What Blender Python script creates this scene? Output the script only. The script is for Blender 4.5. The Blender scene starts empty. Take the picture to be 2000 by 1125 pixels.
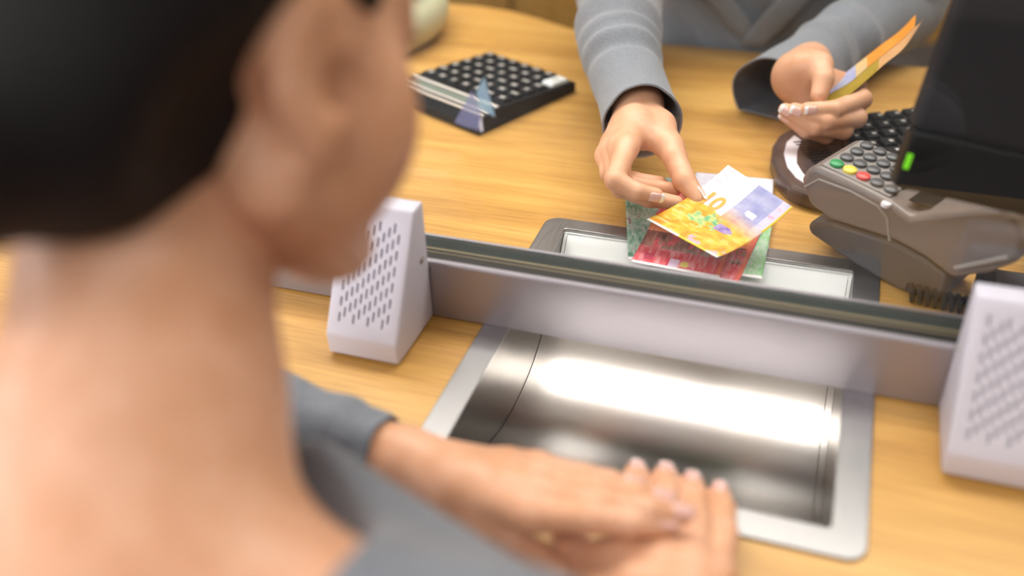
import bpy, bmesh, math, random
import numpy as np
from mathutils import Vector, Matrix, noise

random.seed(7)
S = bpy.context.scene
COL = S.collection

# ---------------------------------------------------------------- camera
# metres; counter top is z = 0, +x runs along the glass, +y towards the teller
F = 1881.593
RW = np.array([[0.94645555, 0.1587386, -0.281112],
               [0.32146884, -0.54340598, 0.77547903],
               [-0.02965949, -0.82432518, -0.56533911]])
CAMP = np.array([0, 0, .45])
cam_d = bpy.data.cameras.new('camera')
cam = bpy.data.objects.new('camera', cam_d)
COL.objects.link(cam)
S.camera = cam
cam_d.sensor_width = 36
cam_d.lens = F / 2000 * 36
cam_d.clip_start = .02
_m = Matrix.Identity(4)
for i in range(3):
    _m[i][0] = RW[i, 0]; _m[i][1] = -RW[i, 1]; _m[i][2] = -RW[i, 2]; _m[i][3] = CAMP[i]
cam.matrix_world = _m
cam_d.dof.use_dof = True
cam_d.dof.focus_distance = .84
cam_d.dof.aperture_fstop = 2.0

# ---------------------------------------------------------------- world, lights, exposure
w = bpy.data.worlds.new('world'); S.world = w; w.use_nodes = True
w.node_tree.nodes['Background'].inputs[0].default_value = (.80, .84, .92, 1)
w.node_tree.nodes['Background'].inputs[1].default_value = .06
S.view_settings.view_transform = 'Standard'
S.view_settings.look = 'None'
S.view_settings.gamma = 1
S.view_settings.use_curve_mapping = False
S.view_settings.exposure = .08
CEIL = 1.95
def area(name, loc, rot, sx, sy, power, col):
    l = bpy.data.lights.new(name, 'AREA'); l.shape = 'RECTANGLE'; l.size = sx; l.size_y = sy
    l.energy = power; l.color = col
    o = bpy.data.objects.new(name, l); COL.objects.link(o)
    o.location = loc; o.rotation_euler = rot
    return o
STRIPS = [(1.48, .80, 46, (1, .955, .88)), (-1.15, .50, 25, (1, .945, .92))]
for py, wy, pw, pc in STRIPS:
    area('strip_light', (-.35, py, CEIL - .045), (0, 0, 0), 3.0, wy, pw, pc)
# daylight from an unseen window, added to brighten the customer's neck
area('neck_fill_light', (-2.6, -1.35, .75), (0, math.radians(-90), math.radians(22)), 1.5, 1.7, 36, (1, .94, .96))

# ---------------------------------------------------------------- pixel helpers
def ray(x, y): return RW @ np.array([(x - 1000) / F, (y - 562.5) / F, 1.0])
def atz(x, y, z=0.0):
    r = ray(x, y); return CAMP + r * (z - CAMP[2]) / r[2]
def aty(x, y, Y):
    r = ray(x, y); return CAMP + r * Y / r[1]
def atd(x, y, d): return CAMP + ray(x, y) * d
def V(p): return Vector((float(p[0]), float(p[1]), float(p[2])))

# ---------------------------------------------------------------- materials
def new_mat(name):
    m = bpy.data.materials.new(name); m.use_nodes = True
    return m, m.node_tree.nodes, m.node_tree.links, m.node_tree.nodes['Principled BSDF']
def plain(name, col, rough=.5, metal=0, spec=.5, bump=0, bscale=300, coat=0, var=0):
    m, n, l, p = new_mat(name)
    p.inputs['Base Color'].default_value = (*col, 1)
    p.inputs['Roughness'].default_value = rough
    p.inputs['Metallic'].default_value = metal
    p.inputs['Specular IOR Level'].default_value = spec
    p.inputs['Coat Weight'].default_value = coat
    tc = n.new('ShaderNodeTexCoord')
    nz = n.new('ShaderNodeTexNoise'); nz.inputs['Scale'].default_value = bscale; nz.inputs['Detail'].default_value = 3
    l.new(tc.outputs['Object'], nz.inputs['Vector'])
    if bump:
        b = n.new('ShaderNodeBump'); b.inputs['Strength'].default_value = bump; b.inputs['Distance'].default_value = .001
        l.new(nz.outputs['Fac'], b.inputs['Height']); l.new(b.outputs['Normal'], p.inputs['Normal'])
    if var:
        mx = n.new('ShaderNodeMixRGB'); mx.blend_type = 'MULTIPLY'; mx.inputs['Fac'].default_value = var
        mx.inputs['Color1'].default_value = (*col, 1)
        l.new(nz.outputs['Fac'], mx.inputs['Color2']); l.new(mx.outputs['Color'], p.inputs['Base Color'])
    return m
def wood(name, c1, c2, c3, rough=.38, scale=1.0, axis=0):
    m, n, l, p = new_mat(name)
    tc = n.new('ShaderNodeTexCoord'); mp = n.new('ShaderNodeMapping')
    sc = [26, 26, 26]; sc[axis] = 1.6
    mp.inputs['Scale'].default_value = [s * scale for s in sc]
    l.new(tc.outputs['Object'], mp.inputs['Vector'])
    n1 = n.new('ShaderNodeTexNoise'); n1.inputs['Scale'].default_value = 1.0; n1.inputs['Detail'].default_value = 6; n1.inputs['Roughness'].default_value = .6
    n1.inputs['Distortion'].default_value = .5
    l.new(mp.outputs['Vector'], n1.inputs['Vector'])
    r = n.new('ShaderNodeValToRGB')
    r.color_ramp.elements[0].position = .32; r.color_ramp.elements[0].color = (*c1, 1)
    r.color_ramp.elements[1].position = .68; r.color_ramp.elements[1].color = (*c3, 1)
    e = r.color_ramp.elements.new(.5); e.color = (*c2, 1)
    l.new(n1.outputs['Fac'], r.inputs['Fac'])
    mp2 = n.new('ShaderNodeMapping'); sc2 = [420, 420, 420]; sc2[axis] = 14
    mp2.inputs['Scale'].default_value = sc2
    l.new(tc.outputs['Object'], mp2.inputs['Vector'])
    n2 = n.new('ShaderNodeTexNoise'); n2.inputs['Scale'].default_value = 1; n2.inputs['Detail'].default_value = 2
    l.new(mp2.outputs['Vector'], n2.inputs['Vector'])
    r2 = n.new('ShaderNodeValToRGB'); r2.color_ramp.elements[0].position = .3; r2.color_ramp.elements[0].color = (.72, .66, .58, 1)
    r2.color_ramp.elements[1].position = .55; r2.color_ramp.elements[1].color = (1, 1, 1, 1)
    l.new(n2.outputs['Fac'], r2.inputs['Fac'])
    mx = n.new('ShaderNodeMixRGB'); mx.blend_type = 'MULTIPLY'; mx.inputs['Fac'].default_value = .8
    l.new(r.outputs['Color'], mx.inputs['Color1']); l.new(r2.outputs['Color'], mx.inputs['Color2'])
    l.new(mx.outputs['Color'], p.inputs['Base Color'])
    p.inputs['Roughness'].default_value = rough
    b = n.new('ShaderNodeBump'); b.inputs['Strength'].default_value = .12; b.inputs['Distance'].default_value = .0004
    l.new(n2.outputs['Fac'], b.inputs['Height']); l.new(b.outputs['Normal'], p.inputs['Normal'])
    return m
def steel(name, col, rough, axis=0, amount=.12, metal=1.0):
    m, n, l, p = new_mat(name)
    tc = n.new('ShaderNodeTexCoord'); mp = n.new('ShaderNodeMapping')
    sc = [2600, 2600, 2600]; sc[axis] = 40
    mp.inputs['Scale'].default_value = sc
    l.new(tc.outputs['Object'], mp.inputs['Vector'])
    nz = n.new('ShaderNodeTexNoise'); nz.inputs['Scale'].default_value = 1; nz.inputs['Detail'].default_value = 3
    l.new(mp.outputs['Vector'], nz.inputs['Vector'])
    mr = n.new('ShaderNodeMapRange'); mr.inputs['To Min'].default_value = rough - amount; mr.inputs['To Max'].default_value = rough + amount
    l.new(nz.outputs['Fac'], mr.inputs['Value']); l.new(mr.outputs['Result'], p.inputs['Roughness'])
    b = n.new('ShaderNodeBump'); b.inputs['Strength'].default_value = .03; b.inputs['Distance'].default_value = .0002
    l.new(nz.outputs['Fac'], b.inputs['Height']); l.new(b.outputs['Normal'], p.inputs['Normal'])
    p.inputs['Base Color'].default_value = (*col, 1); p.inputs['Metallic'].default_value = metal
    return m
def fabric(name, c1, c2, scale=900):
    m, n, l, p = new_mat(name)
    tc = n.new('ShaderNodeTexCoord')
    nz = n.new('ShaderNodeTexNoise'); nz.inputs['Scale'].default_value = scale; nz.inputs['Detail'].default_value = 2
    l.new(tc.outputs['Object'], nz.inputs['Vector'])
    r = n.new('ShaderNodeValToRGB'); r.color_ramp.elements[0].position = .35; r.color_ramp.elements[0].color = (*c1, 1)
    r.color_ramp.elements[1].position = .65; r.color_ramp.elements[1].color = (*c2, 1)
    l.new(nz.outputs['Fac'], r.inputs['Fac']); l.new(r.outputs['Color'], p.inputs['Base Color'])
    p.inputs['Roughness'].default_value = .85; p.inputs['Specular IOR Level'].default_value = .2
    p.inputs['Sheen Weight'].default_value = .25; p.inputs['Sheen Roughness'].default_value = .5
    b = n.new('ShaderNodeBump'); b.inputs['Strength'].default_value = .25; b.inputs['Distance'].default_value = .0006
    l.new(nz.outputs['Fac'], b.inputs['Height']); l.new(b.outputs['Normal'], p.inputs['Normal'])
    return m
def skin(name, c1, c2):
    m, n, l, p = new_mat(name)
    tc = n.new('ShaderNodeTexCoord')
    nz = n.new('ShaderNodeTexNoise'); nz.inputs['Scale'].default_value = 45; nz.inputs['Detail'].default_value = 3
    l.new(tc.outputs['Object'], nz.inputs['Vector'])
    r = n.new('ShaderNodeValToRGB'); r.color_ramp.elements[0].position = .35; r.color_ramp.elements[0].color = (*c1, 1)
    r.color_ramp.elements[1].position = .7; r.color_ramp.elements[1].color = (*c2, 1)
    l.new(nz.outputs['Fac'], r.inputs['Fac']); l.new(r.outputs['Color'], p.inputs['Base Color'])
    p.inputs['Roughness'].default_value = .46; p.inputs['Specular IOR Level'].default_value = .4
    p.inputs['Subsurface Weight'].default_value = .2
    p.inputs['Subsurface Radius'].default_value = (1, .35, .2); p.inputs['Subsurface Scale'].default_value = .004
    n2 = n.new('ShaderNodeTexNoise'); n2.inputs['Scale'].default_value = 700; n2.inputs['Detail'].default_value = 2
    l.new(tc.outputs['Object'], n2.inputs['Vector'])
    b = n.new('ShaderNodeBump'); b.inputs['Strength'].default_value = .12; b.inputs['Distance'].default_value = .0005
    l.new(n2.outputs['Fac'], b.inputs['Height']); l.new(b.outputs['Normal'], p.inputs['Normal'])
    return m
def glass_mat(name):
    m, n, l, p = new_mat(name)
    n.remove(p)
    out = n['Material Output']
    tr = n.new('ShaderNodeBsdfTransparent'); tr.inputs[0].default_value = (.985, .995, .99, 1)
    gl = n.new('ShaderNodeBsdfGlossy'); gl.inputs['Roughness'].default_value = .0; gl.inputs['Color'].default_value = (1, 1, 1, 1)
    fr = n.new('ShaderNodeFresnel')
    # same reflectance leaving the pane as entering it (the ray is not bent inside)
    ge = n.new('ShaderNodeNewGeometry'); mr = n.new('ShaderNodeMapRange')
    mr.inputs['To Min'].default_value = 1.5; mr.inputs['To Max'].default_value = 1 / 1.5
    l.new(ge.outputs['Backfacing'], mr.inputs['Value']); l.new(mr.outputs['Result'], fr.inputs['IOR'])
    mx = n.new('ShaderNodeMixShader')
    l.new(fr.outputs[0], mx.inputs[0]); l.new(tr.outputs[0], mx.inputs[1]); l.new(gl.outputs[0], mx.inputs[2])
    l.new(mx.outputs[0], out.inputs['Surface'])
    return m
def emit(name, col, s):
    m, n, l, p = new_mat(name)
    p.inputs['Emission Color'].default_value = (*col, 1); p.inputs['Emission Strength'].default_value = s
    p.inputs['Base Color'].default_value = (*col, 1)
    return m
M = {}
M['oak'] = wood('oak_veneer', (.45, .232, .055), (.565, .312, .082), (.65, .385, .118))
M['panel'] = wood('wall_panel_wood', (.30, .155, .03), (.36, .19, .04), (.41, .22, .05), rough=.5, axis=2, scale=.5)
M['steel'] = steel('brushed_steel', (.50, .475, .455), .24, amount=.04)
M['rim'] = steel('rim_steel', (.33, .32, .32), .36, axis=1)
M['cheek'] = steel('dull_steel', (.24, .225, .21), .38, axis=1)
M['plate'] = steel('plate_steel', (.80, .82, .82), .45, amount=.05, metal=.25)
M['alu'] = steel('anodised_aluminium', (.36, .34, .375), .42, amount=.06, metal=.75)
M['lilac'] = plain('lilac_grey_plastic', (.60, .585, .67), .5, bump=.15, bscale=900)
M['screw'] = plain('screw_steel', (.65, .62, .58), .3, metal=1)
M['gasket'] = plain('black_gasket', (.012, .011, .010), .45)
M['tan'] = plain('tan_seal', (.23, .19, .12), .4)
M['glassedge'] = plain('grey_green_glass_edge', (.035, .042, .042), .6, spec=.1)
M['glass'] = glass_mat('clear_glass')
M['black'] = plain('black_plastic', (.007, .007, .008), .5, spec=.25, bump=.1, bscale=1500)
M['key'] = plain('black_key', (.013, .013, .014), .6, spec=.25)
M['whitekey'] = plain('white_key', (.72, .75, .74), .4)
M['legend'] = plain('key_legend', (.42, .40, .38), .5)
M['silver'] = plain('silver_trim', (.78, .72, .66), .35, metal=.4)
M['lcd'] = plain('grey_display', (.18, .22, .19), .15)
M['monitor'] = plain('monitor_charcoal', (.009, .008, .011), .6, spec=.2, bump=.2, bscale=1200)
M['gloss'] = plain('satin_black', (.004, .004, .005), .4, spec=.2)
M['led'] = emit('green_led', (.16, .62, .01), .35)
M['term'] = plain('terminal_taupe_grey', (.155, .125, .115), .36, bump=.08, bscale=1500)
M['termdark'] = plain('terminal_dark_grey', (.07, .065, .07), .4)
M['termface'] = plain('terminal_face_grey', (.26, .235, .22), .35)
M['kgreen'] = plain('green_key', (.03, .26, .09), .4)
M['kyellow'] = plain('yellow_key', (.75, .60, .08), .4)
M['kred'] = plain('red_key', (.62, .07, .06), .4)
M['kgrey'] = plain('grey_key', (.075, .075, .08), .4)
M['kbody'] = plain('keyboard_brown_black', (.045, .035, .036), .3)
M['pale'] = plain('pale_glossy_plastic', (.70, .66, .72), .2)
M['hose'] = plain('metal_hose', (.52, .45, .34), .32, metal=.85)
M['blue'] = plain('blue_plastic', (.05, .12, .32), .4)
M['cream'] = plain('cream_green_plastic', (.58, .57, .38), .45)
M['cream2'] = plain('white_plastic', (.85, .80, .70), .4)
M['grey_floor'] = plain('dark_grey_floor', (.085, .075, .075), .7, var=.4, bscale=60)
M['white'] = plain('white_paint', (.80, .79, .77), .8, bump=.1, bscale=120)
M['wallpaint'] = plain('warm_grey_paint', (.27, .245, .225), .8, bump=.1, bscale=120)
M['lamp'] = emit('lamp_diffuser', (1, .97, .92), 6)
M['added_daylight'] = emit('added_bright_pane', (.9, .95, 1), 5)
M['trim'] = plain('added_window_frame_grey', (.5, .5, .5), .5)
M['skinT'] = skin('skin_teller', (.61, .315, .185), (.69, .39, .255))
M['skinC'] = skin('skin_customer', (.63, .325, .185), (.71, .40, .26))
M['nail'] = plain('pink_nail', (.74, .45, .40), .18, coat=.5)
M['nailtip'] = plain('white_nail_tip', (.90, .87, .85), .2, coat=.5)
M['hair'] = plain('black_brown_hair', (.006, .0045, .006), .6, spec=.25, bump=.5, bscale=500)
M['brow'] = plain('dark_brown_hair', (.03, .018, .014), .6)
M['eye'] = plain('eye_white', (.8, .78, .75), .1)
M['iris'] = plain('brown_iris', (.06, .03, .015), .1)
M['lip'] = plain('lip_pink', (.55, .20, .17), .4)
M['blazer'] = fabric('grey_blazer_cloth', (.150, .160, .185), (.235, .245, .272))
M['lining'] = fabric('dark_lining', (.06, .065, .08), (.09, .095, .115))
M['knit'] = fabric('grey_knit', (.135, .148, .175), (.20, .215, .245), scale=600)
M['shirt'] = fabric('dark_grey_blouse', (.10, .10, .11), (.14, .14, .15))
M['trouser'] = fabric('black_trousers', (.015, .015, .018), (.03, .03, .034))

# ---------------------------------------------------------------- object helpers
def tag(o, label=None, cat=None, group=None, kind=None):
    if label: o['label'] = label
    if cat: o['category'] = cat
    if group: o['group'] = group
    if kind: o['kind'] = kind
    return o
def empty(name, loc=(0, 0, 0), rz=0.0):
    o = bpy.data.objects.new(name, None); COL.objects.link(o); o.empty_display_size = .03
    o.location = loc; o.rotation_euler = (0, 0, rz)
    return o
def link_mesh(name, me, mat, parent=None, smooth=False):
    o = bpy.data.objects.new(name, me); COL.objects.link(o)
    if mat is not None:
        for mm in (mat if isinstance(mat, (list, tuple)) else [mat]): me.materials.append(M[mm] if isinstance(mm, str) else mm)
    if parent is not None: o.parent = parent
    if smooth:
        me.shade_smooth()
    return o
def from_bm(name, bm, mat, parent=None, smooth=False):
    bmesh.ops.recalc_face_normals(bm, faces=bm.faces)
    me = bpy.data.meshes.new(name); bm.to_mesh(me); bm.free()
    return link_mesh(name, me, mat, parent, smooth)
def pyd(name, vs, fs, mat, parent=None, smooth=False):
    me = bpy.data.meshes.new(name)
    me.from_pydata([tuple(map(float, v)) for v in vs], [], fs); me.update()
    return link_mesh(name, me, mat, parent, smooth)
def smooth_angle(o, deg=35):
    me = o.data
    me.shade_smooth()
    try: me.set_sharp_from_angle(angle=math.radians(deg))
    except Exception: pass
    return o
def bevel(o, w_, seg=2, ang=30):
    md = o.modifiers.new('bevel', 'BEVEL'); md.width = w_; md.segments = seg; md.limit_method = 'ANGLE'; md.angle_limit = math.radians(ang)
    return o
def box(name, x0, x1, y0, y1, z0, z1, mat, parent=None, bev=0, seg=2):
    vs = [(x, y, z) for z in (z0, z1) for y in (y0, y1) for x in (x0, x1)]
    fs = [(0, 2, 3, 1), (4, 5, 7, 6), (0, 1, 5, 4), (2, 6, 7, 3), (0, 4, 6, 2), (1, 3, 7, 5)]
    o = pyd(name, vs, fs, mat, parent)
    if bev: bevel(o, bev, seg)
    return o
def prism(name, pts, vec, mat, parent=None, bev=0, seg=2):
    """pts: planar loop of 3-D points, extruded by vec"""
    n_ = len(pts); vec = np.array(vec, float)
    vs = [np.array(p, float) for p in pts] + [np.array(p, float) + vec for p in pts]
    fs = [tuple(range(n_)), tuple(range(2 * n_ - 1, n_ - 1, -1))] + [(i, n_ + i, n_ + (i + 1) % n_, (i + 1) % n_) for i in range(n_)]
    bm = bmesh.new(); bv = [bm.verts.new(v) for v in vs]
    for f in fs: bm.faces.new([bv[i] for i in f])
    o = from_bm(name, bm, mat, parent)
    if bev: bevel(o, bev, seg)
    return o
def rrect(x0, x1, y0, y1, r, n_=6):
    out = []
    for cx, cy, a0 in ((x1 - r, y1 - r, 0), (x0 + r, y1 - r, 90), (x0 + r, y0 + r, 180), (x1 - r, y0 + r, 270)):
        for k in range(n_ + 1):
            a = math.radians(a0 + 90 * k / n_); out.append((cx + r * math.cos(a), cy + r * math.sin(a)))
    return out
def tube(name, pts, rad, mat, parent=None, seg=10, closed=False, caps=True):
    P = [V(p) for p in pts]; n_ = len(P); vs = []; fs = []
    up = Vector((0, 0, 1)); prev = None
    for i in range(n_):
        t = (P[min(i + 1, n_ - 1)] - P[max(i - 1, 0)]).normalized()
        if prev is None:
            a = t.cross(up)
            if a.length < .01: a = t.cross(Vector((1, 0, 0)))
            a.normalize()
        else:
            a = (prev - t * prev.dot(t)).normalized()
        prev = a; b = t.cross(a)
        r = rad[i] if hasattr(rad, '__len__') else rad
        for k in range(seg):
            th = 2 * math.pi * k / seg
            vs.append(P[i] + (a * math.cos(th) + b * math.sin(th)) * r)
    for i in range(n_ - 1):
        for k in range(seg):
            fs.append((i * seg + k, i * seg + (k + 1) % seg, (i + 1) * seg + (k + 1) % seg, (i + 1) * seg + k))
    if caps: fs.append(tuple(range(seg - 1, -1, -1))); fs.append(tuple((n_ - 1) * seg + k for k in range(seg)))
    o = pyd(name, vs, fs, mat, parent); smooth_angle(o, 50)
    return o
def lathe_disc(name, c, nrm, r, h, mat, parent=None, seg=16, dome=.3):
    """short button: cylinder with a slightly domed top along nrm"""
    nrm = V(nrm).normalized(); a = nrm.orthogonal().normalized(); b = nrm.cross(a); c = V(c)
    prof = [(r, 0), (r, h * .75), (r * .85, h), (0.001 * r, h * (1 + dome * .3))]
    vs = []; fs = []
    for (rr, hh) in prof:
        for k in range(seg):
            th = 2 * math.pi * k / seg; vs.append(c + (a * math.cos(th) + b * math.sin(th)) * rr + nrm * hh)
    for i in range(len(prof) - 1):
        for k in range(seg): fs.append((i * seg + k, i * seg + (k + 1) % seg, (i + 1) * seg + (k + 1) % seg, (i + 1) * seg + k))
    o = pyd(name, vs, fs, mat, parent); smooth_angle(o, 40); return o
def boolean(o, cutter):
    md = o.modifiers.new('cut', 'BOOLEAN'); md.operation = 'DIFFERENCE'; md.solver = 'EXACT'; md.object = cutter
    dg = bpy.context.evaluated_depsgraph_get(); ev = o.evaluated_get(dg)
    me = bpy.data.meshes.new_from_object(ev); o.modifiers.clear(); o.data = me
    bpy.data.objects.remove(cutter, do_unlink=True)
    return o
def dup(o, parent=None):
    c = o.copy(); COL.objects.link(c)
    if parent is not None: c.parent = parent
    return c

# ---------------------------------------------------------------- implicit modelling (for bodies)
class SDF:
    def __init__(self, lo, hi, res):
        self.lo = np.array(lo, float); self.res = res
        self.n = np.maximum(4, np.ceil((np.array(hi) - self.lo) / res).astype(int) + 1)
        self.D = np.full(self.n, 1.0, np.float32)
    def region(self, lo, hi):
        a = np.clip(np.floor((np.array(lo) - self.lo) / self.res).astype(int), 0, self.n)
        b = np.clip(np.ceil((np.array(hi) - self.lo) / self.res).astype(int) + 1, 0, self.n)
        return a, b
    def pts(self, a, b):
        ax = [self.lo[i] + self.res * np.arange(a[i], b[i]) for i in range(3)]
        return ax[0][:, None, None], ax[1][None, :, None], ax[2][None, None, :]
    def comb(self, D, d, k, op):
        if op == 'sub':
            d = -d
            if k <= 0: return np.maximum(D, d)
            h = np.maximum(k - np.abs(D - d), 0) / k
            return np.maximum(D, d) + h * h * k * .25
        if k <= 0: return np.minimum(D, d)
        h = np.maximum(k - np.abs(D - d), 0) / k
        return np.minimum(D, d) - h * h * k * .25
    def cone(self, p, q, r1, r2, k=.004, op='add', D=None):
        D = self.D if D is None else D
        p = np.array(p, float); q = np.array(q, float); m = max(r1, r2) + k + 4 * self.res
        a, b = self.region(np.minimum(p, q) - m, np.maximum(p, q) + m)
        if (b - a).min() <= 0: return
        X, Y, Z = self.pts(a, b); d = q - p; dd = max(d @ d, 1e-12)
        t = np.clip(((X - p[0]) * d[0] + (Y - p[1]) * d[1] + (Z - p[2]) * d[2]) / dd, 0, 1)
        dist = np.sqrt((X - p[0] - t * d[0]) ** 2 + (Y - p[1] - t * d[1]) ** 2 + (Z - p[2] - t * d[2]) ** 2) - (r1 + (r2 - r1) * t)
        sl = tuple(slice(a[i], b[i]) for i in range(3))
        D[sl] = self.comb(D[sl], dist.astype(np.float32), k, op)
    def ell(self, c, r, rot=None, k=.006, op='add', D=None):
        D = self.D if D is None else D
        c = np.array(c, float); r = np.array(r, float); m = r.max() + k + 4 * self.res
        a, b = self.region(c - m, c + m)
        if (b - a).min() <= 0: return
        X, Y, Z = self.pts(a, b); X = X - c[0]; Y = Y - c[1]; Z = Z - c[2]
        if rot is not None:   # rot: 3x3, columns = local axes in world
            Rm = np.array(rot); X, Y, Z = (Rm[0, i] * X + Rm[1, i] * Y + Rm[2, i] * Z for i in range(3))
        k0 = np.sqrt((X / r[0]) ** 2 + (Y / r[1]) ** 2 + (Z / r[2]) ** 2)
        k1 = np.sqrt((X / r[0] ** 2) ** 2 + (Y / r[1] ** 2) ** 2 + (Z / r[2] ** 2) ** 2) + 1e-9
        dist = k0 * (k0 - 1) / k1
        sl = tuple(slice(a[i], b[i]) for i in range(3))
        D[sl] = self.comb(D[sl], dist.astype(np.float32), k, op)
    def layer(self): return np.full(self.n, 1.0, np.float32)
    def merge(self, D2, k): self.D = self.comb(self.D, D2, k, 'add')
    def mesh(self):
        D = self.D; s = D < 0; nx, ny, nz = D.shape; cs = (nx - 1, ny - 1, nz - 1)
        acc = np.zeros(cs + (3,), np.float32); cnt = np.zeros(cs, np.float32)
        edges = []
        for ax in range(3):
            s0 = [slice(None)] * 3; s1 = [slice(None)] * 3; s0[ax] = slice(0, -1); s1[ax] = slice(1, None)
            cr = s[tuple(s0)] != s[tuple(s1)]
            idx = np.argwhere(cr)
            if len(idx) == 0: continue
            j = idx.copy(); j[:, ax] += 1
            d0 = D[tuple(idx.T)]; d1 = D[tuple(j.T)]
            t = d0 / (d0 - d1); pos = idx.astype(np.float32); pos[:, ax] += t
            o1, o2 = [a for a in range(3) if a != ax]
            for u in (0, 1):
                for v in (0, 1):
                    c = idx.copy(); c[:, o1] -= u; c[:, o2] -= v
                    ok = ((c >= 0) & (c < np.array(cs))).all(1)
                    np.add.at(acc, tuple(c[ok].T), pos[ok]); np.add.at(cnt, tuple(c[ok].T), 1)
            edges.append((ax, idx, d0 < 0))
        ids = np.full(cs, -1, np.int64); act = np.argwhere(cnt > 0); ids[tuple(act.T)] = np.arange(len(act))
        verts = acc[tuple(act.T)] / cnt[tuple(act.T)][:, None] * self.res + self.lo
        quads = []
        for ax, idx, ins in edges:
            o1, o2 = [(1, 2), (2, 0), (0, 1)][ax]
            cells = []
            for (u, v) in ((0, 0), (1, 0), (1, 1), (0, 1)):
                c = idx.copy(); c[:, o1] -= u; c[:, o2] -= v; cells.append(c)
            ok = np.ones(len(idx), bool)
            for c in cells: ok &= ((c >= 0) & (c < np.array(cs))).all(1)
            q = np.stack([ids[tuple(c[ok].T)] for c in cells], 1)
            fl = ~ins[ok]
            q[fl] = q[fl][:, ::-1]
            quads.append(q)
        return verts, np.concatenate(quads)
def mesh_arrays(name, parts):
    vs = []; fs = []; off = 0
    for v, q in parts: vs.append(v); fs.append(q + off); off += len(v)
    v = np.concatenate(vs).astype(np.float32); q = np.concatenate(fs).astype(np.int32)
    me = bpy.data.meshes.new(name)
    me.vertices.add(len(v)); me.vertices.foreach_set('co', v.ravel())
    me.loops.add(len(q) * 4); me.loops.foreach_set('vertex_index', q.ravel())
    me.polygons.add(len(q)); me.polygons.foreach_set('loop_start', np.arange(0, len(q) * 4, 4, dtype=np.int32))
    me.update(calc_edges=True); me.validate()
    return me
def sdf_obj(name, parts, mat, parent=None, sm=4):
    me = mesh_arrays(name, parts)
    o = link_mesh(name, me, mat, parent, True)
    if sm:
        md = o.modifiers.new('smooth', 'SMOOTH'); md.factor = .5; md.iterations = sm
    return o

# ================================================================ THE ROOM
FLOOR = -.75
tag(box('floor', -3.2, 2.6, -2.6, 3.6, FLOOR - .05, FLOOR, 'grey_floor'), 'dark grey floor seen beyond the counter edge', 'floor', kind='structure')
tag(box('ceiling', -3.2, 2.6, -2.6, 3.6, CEIL, CEIL + .05, 'white'), 'plain white ceiling above the counter', 'ceiling', kind='structure')
tag(box('wall_back', -3.2, 2.6, 3.43, 3.55, FLOOR, CEIL, 'panel'), 'brown wood panelled wall behind the teller', 'wall', kind='structure')
tag(box('wall_left', -3.25, -3.15, -2.6, 3.5, FLOOR, CEIL, 'wallpaint'), 'warm grey wall on the left', 'wall', kind='structure')
tag(box('wall_right', 2.55, 2.65, -2.6, 3.5, FLOOR, CEIL, 'wallpaint'), 'warm grey wall on the right', 'wall', kind='structure')
tag(box('wall_front', -3.2, 2.6, -2.65, -2.55, FLOOR, CEIL, 'wallpaint'), 'warm grey wall behind the customer', 'wall', kind='structure')
# ceiling light fittings
for i, (py, wy, pw, pc) in enumerate(STRIPS):
    t = empty('ceiling_light', (-.35, py, CEIL))
    tag(t, ['long ceiling light strip above the teller\'s side of the counter', 'long ceiling light strip above and behind the customer', 'long ceiling light strip nearest the wood wall'][i], 'ceiling light', 'ceiling light strips')
    box('frame', -1.54, 1.54, -wy / 2 - .03, wy / 2 + .03, -.022, 0, 'white', t, .004)
    box('diffuser', -1.5, 1.5, -wy / 2, wy / 2, -.03, -.0225, 'lamp', t)

# unseen glowing window added behind-left to go with the neck light
wn = empty('added_window_1', (-3.14, -1.35, .75)); tag(wn, 'added unseen bright tall window in the left wall', 'window', kind='structure')
box('pane', -.005, .01, -.85, .85, -.75, .75, 'added_daylight', wn)  # glowing pane of the added window
for a in ((-.9, -.85, -.8, .8), (.85, .9, -.8, .8), (-.85, .85, .75, .8), (-.85, .85, -.8, -.75), (-.02, .02, -.75, .75)):
    box('added_window_frame', -.005, .035, a[0], a[1], a[2], a[3], 'trim', wn, .003)

# low cabinet behind the counter
cb = empty('wood_cabinet', (-1.15, 2.1, FLOOR)); tag(cb, 'low brown wooden cabinet behind the counter', 'cabinet')
box('body', -.85, .85, 0, .45, .0, .86, 'panel', cb, .003)
for k in range(4):
    d = box('door', -.83 + k * .418, -.83 + k * .418 + .406, -.018, 0, .06, .84, 'panel', cb, .002)
    box('handle', -.83 + k * .418 + (.37 if k % 2 == 0 else .02), -.83 + k * .418 + (.385 if k % 2 == 0 else .035), -.035, -.0185, .62, .74, 'screw', d, .003)

# ================================================================ THE COUNTER
TX0, TX1, TY0, TY1 = -.2285, .0625, .407, .735
ct = empty('service_counter', (0, 0, FLOOR)); tag(ct, 'light oak service counter running under the glass', 'counter')
outl = [(-1.5, .30), (1.35, .30), (1.35, 1.20), (-.22, 1.20), (-.30, 1.207), (-.345, 1.226), (-.40, 1.255), (-.45, 1.277), (-.50, 1.286), (-1.5, 1.29)]
wt = prism('worktop', [(x, y, .75 - .042) for x, y in outl], (0, 0, .042), 'oak', ct)
cut = box('cutter', TX0 + .008, TX1 - .008, TY0 + .008, TY1 - .008, -.2, .2, None)
cut.location = (0, 0, 0)
wt.parent = None; wt.location = (0, 0, FLOOR); bpy.context.view_layer.update()
boolean(wt, cut); wt.parent = ct; wt.location = (0, 0, 0)
bevel(wt, .003, 2)
box('front_panel', -1.48, 1.33, .36, .38, .0, .7075, 'oak', ct, .002)
box('end_panel', -1.46, -1.43, .385, 1.18, .0, .7075, 'oak', ct, .002)
box('end_panel', 1.30, 1.33, .385, 1.18, .0, .7075, 'oak', ct, .002)

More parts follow.
